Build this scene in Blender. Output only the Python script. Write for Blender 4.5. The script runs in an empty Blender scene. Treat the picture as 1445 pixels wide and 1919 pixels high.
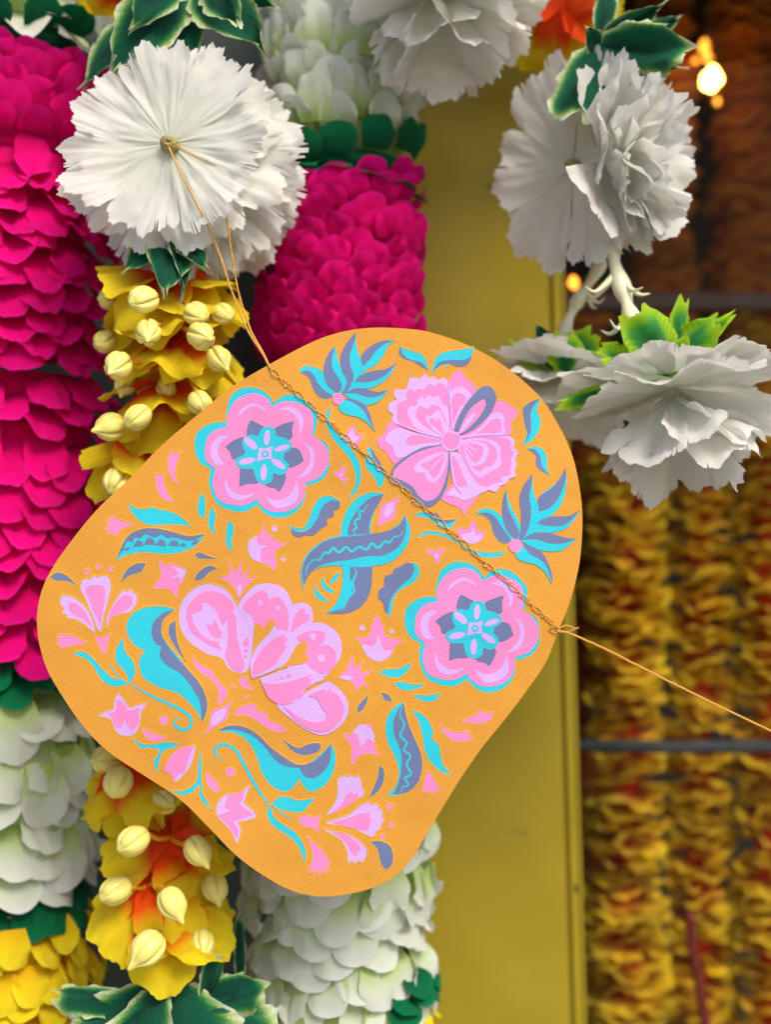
import bpy, bmesh, math, random
from mathutils import Vector, Matrix, noise as mnoise
R = math.radians
random.seed(7)
sc = bpy.context.scene
COL = sc.collection

# ------------------------------------------------------------------ camera, sky, sun, exposure
D = 0.50            # camera to the card, metres
S = 0.0002          # metres per photo pixel on the plane of the card
def P(px, py, y=0.0):
    s = S * (D + y) / D
    return Vector(((px - 722.5) * s, y, -(py - 959.5) * s))
def PS(n, y=0.0):   # a length of n photo pixels at depth y
    return n * S * (D + y) / D

cam = bpy.data.cameras.new('camera')
camo = bpy.data.objects.new('camera', cam)
COL.objects.link(camo)
camo.location = (0, -D, 0)
camo.rotation_euler = (R(90), 0, 0)
cam.sensor_fit = 'VERTICAL'
cam.sensor_height = 24
cam.lens = 12.0 / (1919 * S / 2 / D)
cam.clip_start = 0.02
cam.clip_end = 200
cam.dof.use_dof = True
cam.dof.focus_distance = D - 0.002
cam.dof.aperture_fstop = 3.2
sc.camera = camo

SUN_DIR = Vector((0.34, -0.58, 0.74)).normalized()      # towards the sun
world = bpy.data.worlds.new('World')
sc.world = world
world.use_nodes = True
wn = world.node_tree.nodes
sky = wn.new('ShaderNodeTexSky')
sky.sky_type = 'NISHITA'
sky.sun_disc = False
sky.sun_elevation = math.asin(SUN_DIR.z)
sky.sun_rotation = math.atan2(SUN_DIR.x, SUN_DIR.y)
sky.dust_density = 3.0
sky.air_density = 1.0
world.node_tree.links.new(sky.outputs[0], wn['Background'].inputs[0])
wn['Background'].inputs[1].default_value = 0.088

sun = bpy.data.lights.new('sun', 'SUN')
sun.energy = 1.5
sun.angle = R(24)
sun.color = (1.0, 0.93, 0.83)
suno = bpy.data.objects.new('sun', sun)
COL.objects.link(suno)
suno.rotation_euler = SUN_DIR.to_track_quat('Z', 'Y').to_euler()
suno.location = (0, -2, 3)

sc.view_settings.view_transform = 'Standard'
sc.view_settings.look = 'None'
sc.view_settings.exposure = 1.14
sc.view_settings.gamma = 1.0

# ------------------------------------------------------------------ helpers
def tag(o, label=None, cat=None, group=None, kind=None):
    if label: o['label'] = label
    if cat: o['category'] = cat
    if group: o['group'] = group
    if kind: o['kind'] = kind
    return o
def empty(name, loc, label=None, cat=None, group=None):
    o = bpy.data.objects.new(name, None)
    o.empty_display_size = 0.01
    COL.objects.link(o)
    o.location = loc
    return tag(o, label, cat, group)
def link(name, me, parent=None, mat=None, mw=None):
    """mw: world matrix or location"""
    o = bpy.data.objects.new(name, me)
    COL.objects.link(o)
    if mat is not None and not me.materials:
        me.materials.append(mat)
    M = mw if isinstance(mw, Matrix) else Matrix.Translation(mw) if mw is not None else Matrix.Identity(4)
    if parent is not None:
        o.parent = parent
        W = Matrix.Identity(4)
        q = parent
        while q is not None:
            W = (Matrix.Translation(q.location) @ q.rotation_euler.to_matrix().to_4x4() @ Matrix.Diagonal((*q.scale, 1))) @ W
            q = q.parent
        M = W.inverted() @ M
    o.matrix_basis = M
    return o
def mesh_from(name, verts, faces, smooth=True, mats=(), fmat=None, attrs=None, uvs=None):
    me = bpy.data.meshes.new(name)
    me.from_pydata([tuple(v) for v in verts], [], faces)
    for m in mats: me.materials.append(m)
    if fmat: me.polygons.foreach_set('material_index', fmat)
    me.polygons.foreach_set('use_smooth', [smooth] * len(me.polygons))
    for k, vals in (attrs or {}).items():
        a = me.attributes.new(k, 'FLOAT', 'POINT')
        a.data.foreach_set('value', vals)
    if uvs:
        l = me.uv_layers.new(name='UVMap')
        for i, lp in enumerate(me.loops):
            l.data[i].uv = uvs[lp.vertex_index]
    me.update()
    return me
def tube_geo(pts, rad, sides=6, verts=None, faces=None, closed=False):
    """sweep a ring along pts; rad a number or a list"""
    verts = [] if verts is None else verts
    faces = [] if faces is None else faces
    n = len(pts)
    base = len(verts)
    up = Vector((0.31, 0.2, 0.93)).normalized()
    for i, p in enumerate(pts):
        a = pts[(i - 1) % n] if (closed or i) else pts[0]
        b = pts[(i + 1) % n] if (closed or i < n - 1) else pts[-1]
        t = (b - a)
        t = t.normalized() if t.length > 1e-9 else Vector((0, 0, 1))
        x = t.cross(up)
        x = x.normalized() if x.length > 1e-6 else Vector((1, 0, 0))
        y = t.cross(x)
        r = rad[i] if isinstance(rad, (list, tuple)) else rad
        for k in range(sides):
            c = 2 * math.pi * k / sides
            verts.append(p + x * (r * math.cos(c)) + y * (r * math.sin(c)))
    m = n if closed else n - 1
    for i in range(m):
        for k in range(sides):
            i2, k2 = (i + 1) % n, (k + 1) % sides
            faces.append((base + i * sides + k, base + i * sides + k2, base + i2 * sides + k2, base + i2 * sides + k))
    if not closed:
        faces.append(tuple(base + k for k in range(sides - 1, -1, -1)))
        faces.append(tuple(base + (n - 1) * sides + k for k in range(sides)))
    return verts, faces
def tube(name, pts, rad, mat, parent=None, sides=6, closed=False):
    v, f = tube_geo([Vector(p) for p in pts], rad, sides, closed=closed)
    return link(name, mesh_from(name, v, f, mats=(mat,)), parent)
def catmull(pts, n=6):
    out = []
    for i in range(len(pts) - 1):
        p0 = pts[max(i - 1, 0)]; p1 = pts[i]; p2 = pts[i + 1]; p3 = pts[min(i + 2, len(pts) - 1)]
        for k in range(n):
            t = k / n
            out.append(0.5 * ((2 * p1) + (p2 - p0) * t + (2 * p0 - 5 * p1 + 4 * p2 - p3) * t * t + (3 * p1 - p0 - 3 * p2 + p3) * t ** 3))
    out.append(pts[-1])
    return out
def box_mesh(name, lo, hi, mat, bev=0.0):
    bm = bmesh.new()
    bmesh.ops.create_cube(bm, size=1)
    for v in bm.verts:
        v.co = Vector([lo[i] + (v.co[i] + 0.5) * (hi[i] - lo[i]) for i in range(3)])
    if bev:
        bmesh.ops.bevel(bm, geom=list(bm.edges), offset=bev, segments=3, affect='EDGES')
    me = bpy.data.meshes.new(name)
    bm.to_mesh(me); bm.free()
    me.materials.append(mat)
    return me

# ------------------------------------------------------------------ materials
def mat_new(name):
    m = bpy.data.materials.new(name)
    m.use_nodes = True
    nt = m.node_tree
    for n in list(nt.nodes): nt.nodes.remove(n)
    out = nt.nodes.new('ShaderNodeOutputMaterial')
    return m, nt, out
def N(nt, t, **kw):
    n = nt.nodes.new(t)
    for k, v in kw.items():
        if k.startswith('i_'):
            key = k[2:].replace('_', ' ')
            n.inputs[int(key) if key.isdigit() else key].default_value = v
        else:
            setattr(n, k, v)
    return n
def c4(c): return (c[0], c[1], c[2], 1.0)
def ramp(nt, fac, stops):
    n = nt.nodes.new('ShaderNodeValToRGB')
    while len(n.color_ramp.elements) < len(stops): n.color_ramp.elements.new(0.5)
    for e, (p, c) in zip(n.color_ramp.elements, stops):
        e.position = p; e.color = c4(c)
    nt.links.new(fac, n.inputs[0])
    return n.outputs[0]
def fabric(name, stops, attr='along', rough=0.62, trans=0.25, noise_amt=0.10, weave=260.0, bump=0.5, sheen=0.1, jitter=0.12, wob=0.25, spec=0.25, veins=0.0):
    """woven cloth: colour from a per-vertex distance (base to tip or middle to edge) with noise, weave bump, some light let through"""
    m, nt, out = mat_new(name)
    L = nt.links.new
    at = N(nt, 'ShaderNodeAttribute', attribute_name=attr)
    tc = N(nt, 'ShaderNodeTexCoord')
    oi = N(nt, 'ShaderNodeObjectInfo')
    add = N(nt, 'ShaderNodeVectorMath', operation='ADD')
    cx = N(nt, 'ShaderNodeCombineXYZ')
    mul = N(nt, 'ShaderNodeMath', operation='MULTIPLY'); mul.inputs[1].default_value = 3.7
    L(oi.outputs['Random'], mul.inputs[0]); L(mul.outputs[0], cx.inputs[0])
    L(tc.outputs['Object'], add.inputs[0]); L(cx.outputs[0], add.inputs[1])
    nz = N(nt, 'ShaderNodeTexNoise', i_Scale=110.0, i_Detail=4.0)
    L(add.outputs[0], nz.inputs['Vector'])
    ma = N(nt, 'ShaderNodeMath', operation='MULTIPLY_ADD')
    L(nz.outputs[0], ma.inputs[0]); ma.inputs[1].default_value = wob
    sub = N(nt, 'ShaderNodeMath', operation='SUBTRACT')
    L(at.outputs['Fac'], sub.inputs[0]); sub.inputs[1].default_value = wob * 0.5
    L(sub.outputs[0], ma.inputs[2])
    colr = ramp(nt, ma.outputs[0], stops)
    hsv = N(nt, 'ShaderNodeHueSaturation')
    jv = N(nt, 'ShaderNodeMapRange'); jv.inputs['To Min'].default_value = 1 - jitter; jv.inputs['To Max'].default_value = 1 + jitter * 0.6
    L(oi.outputs['Random'], jv.inputs['Value'])
    nz2 = N(nt, 'ShaderNodeTexNoise', i_Scale=420.0, i_Detail=3.0)
    L(add.outputs[0], nz2.inputs['Vector'])
    jn = N(nt, 'ShaderNodeMapRange'); jn.inputs['To Min'].default_value = 1 - noise_amt; jn.inputs['To Max'].default_value = 1 + noise_amt
    L(nz2.outputs[0], jn.inputs['Value'])
    mm = N(nt, 'ShaderNodeMath', operation='MULTIPLY')
    L(jv.outputs[0], mm.inputs[0]); L(jn.outputs[0], mm.inputs[1])
    L(mm.outputs[0], hsv.inputs['Value']); L(colr, hsv.inputs['Color'])
    # weave
    w1 = N(nt, 'ShaderNodeTexWave', i_Scale=weave, i_Distortion=0.6); w1.bands_direction = 'X'
    w2 = N(nt, 'ShaderNodeTexWave', i_Scale=weave, i_Distortion=0.6); w2.bands_direction = 'Y'
    L(tc.outputs['UV'], w1.inputs['Vector']); L(tc.outputs['UV'], w2.inputs['Vector'])
    wa = N(nt, 'ShaderNodeMath', operation='ADD')
    L(w1.outputs['Fac'], wa.inputs[0]); L(w2.outputs['Fac'], wa.inputs[1])
    wb = N(nt, 'ShaderNodeMath', operation='MULTIPLY_ADD')
    L(nz2.outputs[0], wb.inputs[0]); wb.inputs[1].default_value = 1.2
    L(wa.outputs[0], wb.inputs[2])
    hgt = wb.outputs[0]
    if veins:                                   # printed ribs slanting from the midrib to the edge
        al = N(nt, 'ShaderNodeAttribute', attribute_name='along')
        m1 = N(nt, 'ShaderNodeMath', operation='MULTIPLY'); m1.inputs[1].default_value = 62.0; L(al.outputs['Fac'], m1.inputs[0])
        m2 = N(nt, 'ShaderNodeMath', operation='MULTIPLY_ADD'); m2.inputs[1].default_value = -30.0; L(at.outputs['Fac'], m2.inputs[0]); L(m1.outputs[0], m2.inputs[2])
        m3 = N(nt, 'ShaderNodeMath', operation='SINE'); L(m2.outputs[0], m3.inputs[0])
        m4 = N(nt, 'ShaderNodeMath', operation='MULTIPLY_ADD'); m4.inputs[1].default_value = veins; L(m3.outputs[0], m4.inputs[0]); L(wb.outputs[0], m4.inputs[2])
        hgt = m4.outputs[0]
        m5 = N(nt, 'ShaderNodeMath', operation='MULTIPLY_ADD'); m5.inputs[1].default_value = 0.10; L(m3.outputs[0], m5.inputs[0]); L(mm.outputs[0], m5.inputs[2])
        L(m5.outputs[0], hsv.inputs['Value'])
    bp = N(nt, 'ShaderNodeBump', i_Strength=bump, i_Distance=0.0005)
    L(hgt, bp.inputs['Height'])
    pr = N(nt, 'ShaderNodeBsdfPrincipled', i_Roughness=rough)
    pr.inputs['Sheen Weight'].default_value = sheen
    pr.inputs['Specular IOR Level'].default_value = spec
    L(hsv.outputs[0], pr.inputs['Base Color']); L(bp.outputs[0], pr.inputs['Normal'])
    tr = N(nt, 'ShaderNodeBsdfTranslucent')
    L(hsv.outputs[0], tr.inputs['Color']); L(bp.outputs[0], tr.inputs['Normal'])
    mx = N(nt, 'ShaderNodeMixShader'); mx.inputs[0].default_value = trans
    L(pr.outputs[0], mx.inputs[1]); L(tr.outputs[0], mx.inputs[2])
    L(mx.outputs[0], out.inputs[0])
    return m
def plain(name, col, rough=0.5, noise_scale=300.0, amt=0.12, bump=0.1, dist=0.0004, metallic=0.0, spec=0.5, coat=0.0):
    m, nt, out = mat_new(name)
    L = nt.links.new
    tc = N(nt, 'ShaderNodeTexCoord')
    nz = N(nt, 'ShaderNodeTexNoise', i_Scale=noise_scale, i_Detail=5.0)
    L(tc.outputs['Object'], nz.inputs['Vector'])
    lo = tuple(max(0, c * (1 - amt)) for c in col); hi = tuple(min(1, c * (1 + amt)) for c in col)
    cr = ramp(nt, nz.outputs[0], [(0.3, lo), (0.7, hi)])
    bp = N(nt, 'ShaderNodeBump', i_Strength=bump, i_Distance=dist)
    L(nz.outputs[0], bp.inputs['Height'])
    pr = N(nt, 'ShaderNodeBsdfPrincipled', i_Roughness=rough, i_Metallic=metallic)
    pr.inputs['Specular IOR Level'].default_value = spec
    pr.inputs['Coat Weight'].default_value = coat
    L(cr, pr.inputs['Base Color']); L(bp.outputs[0], pr.inputs['Normal'])
    L(pr.outputs[0], out.inputs[0])
    return m
def card_mat(name, col, rough=0.72, amt=0.06, stain=None):
    """thick laid paper: diagonal ribs and fine tooth"""
    m, nt, out = mat_new(name)
    L = nt.links.new
    tc = N(nt, 'ShaderNodeTexCoord')
    mp = N(nt, 'ShaderNodeMapping'); mp.inputs['Rotation'].default_value = (0, R(24), 0)
    L(tc.outputs['Object'], mp.inputs['Vector'])
    wv = N(nt, 'ShaderNodeTexWave', i_Scale=330.0, i_Distortion=2.6, i_Detail=3.0); wv.inputs['Detail Scale'].default_value = 1.6
    wv.bands_direction = 'Z'
    L(mp.outputs[0], wv.inputs['Vector'])
    nz = N(nt, 'ShaderNodeTexNoise', i_Scale=1500.0, i_Detail=4.0)
    L(tc.outputs['Object'], nz.inputs['Vector'])
    hs = N(nt, 'ShaderNodeMath', operation='MULTIPLY_ADD')
    L(nz.outputs[0], hs.inputs[0]); hs.inputs[1].default_value = 1.5; L(wv.outputs['Fac'], hs.inputs[2])
    bp = N(nt, 'ShaderNodeBump', i_Strength=0.36, i_Distance=0.00022)
    L(hs.outputs[0], bp.inputs['Height'])
    nd = N(nt, 'ShaderNodeTexNoise', i_Scale=22.0, i_Detail=3.0)
    L(tc.outputs['Object'], nd.inputs['Vector'])
    bd = N(nt, 'ShaderNodeBump', i_Strength=0.6, i_Distance=0.0040)
    L(nd.outputs[0], bd.inputs['Height']); L(bd.outputs[0], bp.inputs['Normal'])
    n2 = N(nt, 'ShaderNodeTexNoise', i_Scale=28.0, i_Detail=5.0)
    L(tc.outputs['Object'], n2.inputs['Vector'])
    lo = tuple(c * (1 - amt) for c in col); hi = tuple(min(1, c * (1 + amt)) for c in col)
    cr = ramp(nt, n2.outputs[0], [(0.3, lo), (0.7, hi)])
    if stain:
        n3 = N(nt, 'ShaderNodeTexNoise', i_Scale=60.0, i_Detail=6.0)
        L(tc.outputs['Object'], n3.inputs['Vector'])
        fac = ramp(nt, n3.outputs[0], [(0.62, (0, 0, 0)), (0.80, (0.55, 0.55, 0.55))])
        mxc = N(nt, 'ShaderNodeMix', data_type='RGBA')
        L(fac, mxc.inputs['Factor']); L(cr, mxc.inputs['A']); mxc.inputs['B'].default_value = c4(stain)
        cr = mxc.outputs['Result']
    pr = N(nt, 'ShaderNodeBsdfPrincipled', i_Roughness=rough)
    pr.inputs['Specular IOR Level'].default_value = 0.25
    L(cr, pr.inputs['Base Color']); L(bp.outputs[0], pr.inputs['Normal'])
    L(pr.outputs[0], out.inputs[0])
    return m

M = {}
M['board'] = card_mat('orange laid paper', (0.575, 0.258, 0.032), stain=(0.45, 0.19, 0.024))
M['C'] = card_mat('turquoise ink', (0.022, 0.46, 0.57))
M['S'] = card_mat('slate violet ink', (0.122, 0.155, 0.30))
M['K'] = card_mat('pink ink', (0.76, 0.205, 0.46))
M['L'] = card_mat('lavender ink', (0.55, 0.335, 0.72))
M['O'] = M['board']
M['rim'] = card_mat('embossed orange rim', (0.58, 0.31, 0.034))
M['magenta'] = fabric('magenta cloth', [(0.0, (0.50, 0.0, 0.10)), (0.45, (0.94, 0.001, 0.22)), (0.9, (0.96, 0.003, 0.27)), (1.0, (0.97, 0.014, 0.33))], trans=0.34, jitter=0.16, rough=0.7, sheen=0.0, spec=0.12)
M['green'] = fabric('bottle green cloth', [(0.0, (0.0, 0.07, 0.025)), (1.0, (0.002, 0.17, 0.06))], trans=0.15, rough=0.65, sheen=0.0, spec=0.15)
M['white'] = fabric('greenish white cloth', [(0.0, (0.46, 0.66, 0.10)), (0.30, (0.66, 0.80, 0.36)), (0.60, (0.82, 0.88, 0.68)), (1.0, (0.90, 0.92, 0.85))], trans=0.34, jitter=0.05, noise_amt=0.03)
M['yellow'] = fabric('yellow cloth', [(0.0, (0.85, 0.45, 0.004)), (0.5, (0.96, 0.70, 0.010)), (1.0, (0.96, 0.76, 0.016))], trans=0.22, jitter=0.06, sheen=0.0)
M['blossom'] = fabric('yellow cloth with an orange throat', [(0.0, (0.97, 0.07, 0.002)), (0.30, (0.97, 0.10, 0.002)), (0.45, (0.97, 0.45, 0.006)), (0.56, (0.98, 0.70, 0.012)), (1.0, (0.98, 0.78, 0.018))], trans=0.36, wob=0.14, jitter=0.05, sheen=0.0)
M['carn'] = fabric('white carnation cloth', [(0.0, (0.78, 0.81, 0.64)), (0.3, (0.90, 0.91, 0.80)), (1.0, (0.94, 0.92, 0.86))], trans=0.38, jitter=0.03, noise_amt=0.03, weave=330)
M['leaf'] = fabric('variegated leaf cloth', [(0.0, (0.002, 0.055, 0.030)), (0.66, (0.004, 0.105, 0.050)), (0.80, (0.05, 0.24, 0.06)), (0.89, (0.42, 0.58, 0.18)), (0.98, (0.68, 0.72, 0.52))], attr='edge', trans=0.2, wob=0.36, sheen=0.0, veins=0.8)
M['lime'] = fabric('lime edged leaf cloth', [(0.0, (0.01, 0.22, 0.08)), (0.42, (0.06, 0.40, 0.07)), (0.62, (0.34, 0.72, 0.02)), (0.9, (0.58, 0.86, 0.03))], attr='edge', trans=0.5, wob=0.36, veins=0.6)
M['bud'] = plain('cream plastic bud', (0.72, 0.62, 0.15), rough=0.36, noise_scale=140, amt=0.14, bump=0.08, coat=0.1)
M['stem'] = plain('cream plastic stem', (0.70, 0.66, 0.44), rough=0.4, noise_scale=120, amt=0.08, bump=0.05)
M['ostem'] = plain('orange plastic stalk', (0.72, 0.33, 0.02), rough=0.4, noise_scale=150, amt=0.1, bump=0.05)
M['knot'] = plain('olive yarn', (0.30, 0.24, 0.08), rough=0.8, noise_scale=900, amt=0.35, bump=0.5)
M['thread'] = plain('golden thread', (0.62, 0.30, 0.045), rough=0.45, noise_scale=2500, amt=0.35, bump=0.5, spec=0.6)
M['threadlight'] = plain('pale metallic thread', (0.85, 0.66, 0.30), rough=0.3, noise_scale=2500, amt=0.2, bump=0.3, metallic=0.4)
from mathutils.geometry import tessellate_polygon
# ------------------------------------------------------------------ the printed card
CA, CB = Vector((505.0, 690.0)), Vector((1050.0, 1180.0))       # the stitched fold
CT = (CB - CA).normalized()
CN = Vector((CT.y, -CT.x))                                       # towards the upper part
def card_y(px, py):
    d = (Vector((px, py)) - CA).dot(CN)
    return (0.060 * d if d > 0 else -0.022 * d) * S
def card_pt(px, py, h):
    return P(px, py, card_y(px, py) - h)
ZF = 2.89
REG = {'1': (300, 600), '2': (700, 600), '3': (60, 950), '4': (500, 950), '5': (200, 1250), '6': (450, 1250), '8': (500, 700), 'g': (0, 450), 'p': None}
def parse(reg, s):
    out = []
    for w in s.split():
        cor = w.endswith('*')
        x, y = w.rstrip('*').split(',')
        x, y = float(x), float(y)
        if REG[reg]:
            x = REG[reg][0] + x / ZF; y = REG[reg][1] + y / ZF
        out.append((Vector((x, y)), cor))
    return out
def loop_curve(pc, n=5):
    """closed smooth curve through the points, breaking at the corners"""
    k = len(pc)
    out = []
    for i in range(k):
        p1, c1 = pc[i]; p2, c2 = pc[(i + 1) % k]
        p0 = p1 - (p2 - p1) * 0.6 if c1 else pc[i - 1][0]
        p3 = p2 + (p2 - p1) * 0.6 if c2 else pc[(i + 2) % k][0]
        if c1 and not c2: p0 = p1 * 2 - p2
        if c2 and not c1: p3 = p2 * 2 - p1
        # centripetal-ish: scale tangents by the segment length
        l = (p2 - p1).length
        def tan(a, b, m):
            d = (b - a)
            return d * (l / max((m - a).length + (b - m).length, 1e-6))
        t1 = tan(p0, p2, p1); t2 = tan(p1, p3, p2)
        for q in range(n):
            t = q / n
            h00 = 2*t**3 - 3*t*t + 1; h10 = t**3 - 2*t*t + t; h01 = -2*t**3 + 3*t*t; h11 = t**3 - t*t
            out.append(p1 * h00 + t1 * h10 + p2 * h01 + t2 * h11)
    return out
def ellipse(cx, cy, a, b, ang, n=20):
    c, s_ = math.cos(R(ang)), math.sin(R(ang))
    return [Vector((cx + a*math.cos(t)*c - b*math.sin(t)*s_, cy + a*math.cos(t)*s_ + b*math.sin(t)*c)) for t in [2*math.pi*i/n for i in range(n)]]
def wave_stroke(pts, w):
    c = catmull(pts, 5)
    L_, R_ = [], []
    for i, p in enumerate(c):
        t = (c[min(i+1, len(c)-1)] - c[max(i-1, 0)])
        t = t.normalized() if t.length else Vector((1, 0))
        nrm = Vector((-t.y, t.x))
        f = min(1.0, 0.25 + 3.0 * i / len(c), 0.25 + 3.0 * (len(c) - 1 - i) / len(c))
        L_.append(p + nrm * (w * f / 2)); R_.append(p - nrm * (w * f / 2))
    return L_, R_
def ink_mesh(name, loop, h, mat, rim, strip=None):
    """a raised printed shape, cut on the fold and laid on the card; verts built as (px, py, h)"""
    bm = bmesh.new()
    mi_rim = 1
    if strip:
        A, B = strip
        va = [bm.verts.new((p.x, p.y, h)) for p in A]; vb = [bm.verts.new((p.x, p.y, h)) for p in B]
        for i in range(len(A) - 1):
            bm.faces.new((va[i], va[i+1], vb[i+1], vb[i]))
        edge = A + B[::-1]
        top = va + vb[::-1]
    else:
        edge = loop
        top = [bm.verts.new((p.x, p.y, h)) for p in loop]
        for t in tessellate_polygon([[Vector((p.x, p.y, 0)) for p in loop]]):
            try: bm.faces.new([top[q] for q in t])
            except ValueError: pass
    n = len(edge)
    bot = [bm.verts.new((p.x, p.y, -0.00003)) for p in edge]
    for i in range(n):
        bm.faces.new((top[i], top[(i+1) % n], bot[(i+1) % n], bot[i]))
    if rim and not strip:
        # raised rope of board colour round the shape
        area = sum(edge[i].x * edge[(i+1) % n].y - edge[(i+1) % n].x * edge[i].y for i in range(n))
        sg = 1 if area > 0 else -1
        ring = []
        for i in range(n):
            t = edge[(i+1) % n] - edge[i-1]
            t = t.normalized() if t.length > 1e-6 else Vector((1, 0))
            nr = Vector((t.y, -t.x)) * sg
            a = edge[i] + nr * 0.2; b = edge[i] + nr * 1.2; c = edge[i] + nr * 3.0
            ring.append([bm.verts.new((a.x, a.y, h * 0.6)), bm.verts.new((b.x, b.y, h + 0.00006)), bm.verts.new((c.x, c.y, -0.00001))])
        for i in range(n):
            q, w = ring[i], ring[(i+1) % n]
            for k in range(2):
                fc = bm.faces.new((q[k], w[k], w[k+1], q[k+1]))
                fc.material_index = mi_rim
                fc.smooth = True
    bmesh.ops.bisect_plane(bm, geom=list(bm.verts) + list(bm.edges) + list(bm.faces), plane_co=(CA.x, CA.y, 0), plane_no=(CN.x, CN.y, 0), dist=1e-5)
    for v in bm.verts:
        v.co = card_pt(v.co.x, v.co.y, v.co.z)
    me = bpy.data.meshes.new(name)
    bm.to_mesh(me); bm.free()
    me.materials.append(mat); me.materials.append(M['rim'])
    return me

card = empty('hanging_card', P(580, 1150, 0), 'orange paper card printed with pink and turquoise flowers, hanging on a golden thread', 'card')
OUT = "700,614 760,616 804,622 873,645 942,683 1011,742 1046,794 1074,856 1089,929 1092,986 1086,1058 1068,1130 1046,1184 1025,1238 989,1292 945,1350 903,1402 862,1461 824,1523 796,1568 775,1605 741,1641 700,1663 650,1676 598,1680 546,1669 494,1641 442,1603 394,1554 338,1499 266,1451 200,1407 153,1358 115,1303 86,1251 71,1195 70,1140 86,1085 129,1019 181,955 242,897 300,837 376,772 431,727 515,677 594,637 645,621"
def build_board():
    loop = loop_curve(parse('p', OUT), 4)
    bm = bmesh.new()
    top = [bm.verts.new((p.x, p.y, 0.0)) for p in loop]
    bot = [bm.verts.new((p.x, p.y, -0.0009)) for p in loop]
    n = len(loop)
    for vs in (top, bot[::-1]):
        for t in tessellate_polygon([[Vector((v.co.x, v.co.y, 0)) for v in vs]]):
            bm.faces.new([vs[q] for q in t])
    for i in range(n):
        bm.faces.new((top[i], bot[i], bot[(i+1) % n], top[(i+1) % n]))
    bmesh.ops.bisect_plane(bm, geom=list(bm.verts) + list(bm.edges) + list(bm.faces), plane_co=(CA.x, CA.y, 0), plane_no=(CN.x, CN.y, 0), dist=1e-5)
    for v in bm.verts: v.co = card_pt(v.co.x, v.co.y, v.co.z)
    me = bpy.data.meshes.new('board')
    bm.to_mesh(me); bm.free()
    me.materials.append(M['board'])
    return link('board', me, card)
build_board()
SUBNAME = {'C': 'turquoise_patch', 'S': 'slate_patch', 'K': 'pink_patch', 'L': 'lavender_patch', 'O': 'orange_patch'}
def motif(name, reg, shapes, dx=0, dy=0):
    part = None
    for idx, (c, s) in enumerate(shapes):
        rr = reg
        strip = None
        loop = None
        if isinstance(s, tuple):
            if s[0] == 'e':
                _, cx, cy, a, b, ang = s
                o = REG[rr]
                loop = ellipse(o[0] + cx/ZF, o[1] + cy/ZF, a/ZF, b/ZF, ang)
            elif s[0] == 'w':
                strip = wave_stroke([p for p, _ in parse(rr, s[2])], s[1] / ZF)
            elif s[0] == 'r':
                loop = loop_curve(parse(s[1], s[2]))
        else:
            loop = loop_curve(parse(rr, s))
        off = Vector((dx, dy))
        if loop: loop = [p + off for p in loop]
        if strip: strip = ([p + off for p in strip[0]], [p + off for p in strip[1]])
        h = 0.00010 + (0.00007 if idx else 0) + 0.000010 * idx
        nm = name if part is None else SUBNAME[c]
        o = link(nm, ink_mesh(nm, loop, h, M[c], rim=(idx == 0), strip=strip), part or card)
        part = part or o
def dot(reg, c, cx, cy, r, name='printed_dot'):
    motif(name, reg, [(c, ('e', cx, cy, r, r * 0.95, 0))])

# --- leafy sprigs
SPR1 = [("752,275* 775,252 820,252 870,272 910,312 938,365 950,410* 900,425 858,412 830,375 812,325 785,295", "757,282* 800,272 832,295 855,340 890,380 945,412* 900,426 855,410 828,370 810,322 788,297"),
 ("950,138* 910,185 888,250 890,315 915,360 968,398* 1005,375 1015,335 990,275 962,210", "948,140* 910,185 888,250 890,315 915,360 965,398* 985,360 965,310 935,265 932,205"),
 ("1278,110* 1205,112 1135,145 1090,195 1082,262* 1040,345* 1110,275 1170,240 1210,190 1235,140", "1278,110* 1205,112 1135,145 1090,195 1082,262* 1135,215 1175,160 1225,125"),
 ("1282,228* 1230,262 1150,275 1085,300 1000,405* 1060,372 1140,368 1210,332 1255,285", "1282,228* 1230,262 1150,275 1090,298 1050,335* 1120,337 1200,312 1248,272"),
 ("1062,65* 1010,125 978,200 985,275 1012,330 985,400* 1005,408* 1050,340 1095,265 1080,195 1062,130", "1062,65* 1010,125 978,200 985,275 1012,330 985,400* 1003,400* 1035,350 1048,300 1030,240 1030,180 1055,110"),
 ("1238,378* 1180,388 1120,375 1060,368 995,400* 1040,432 1100,460 1165,450 1210,415", "1238,378* 1180,388 1120,375 1060,368 995,398* 1060,398 1130,418 1190,410"),
 ("985,428* 1050,428 1105,455 1135,505 1150,560 1167,605* 1125,560 1080,528 1015,512 975,490 963,455*", "992,425* 1050,428 1105,455 1135,505 1150,560 1166,603* 1128,540 1105,495 1060,455")]
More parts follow.
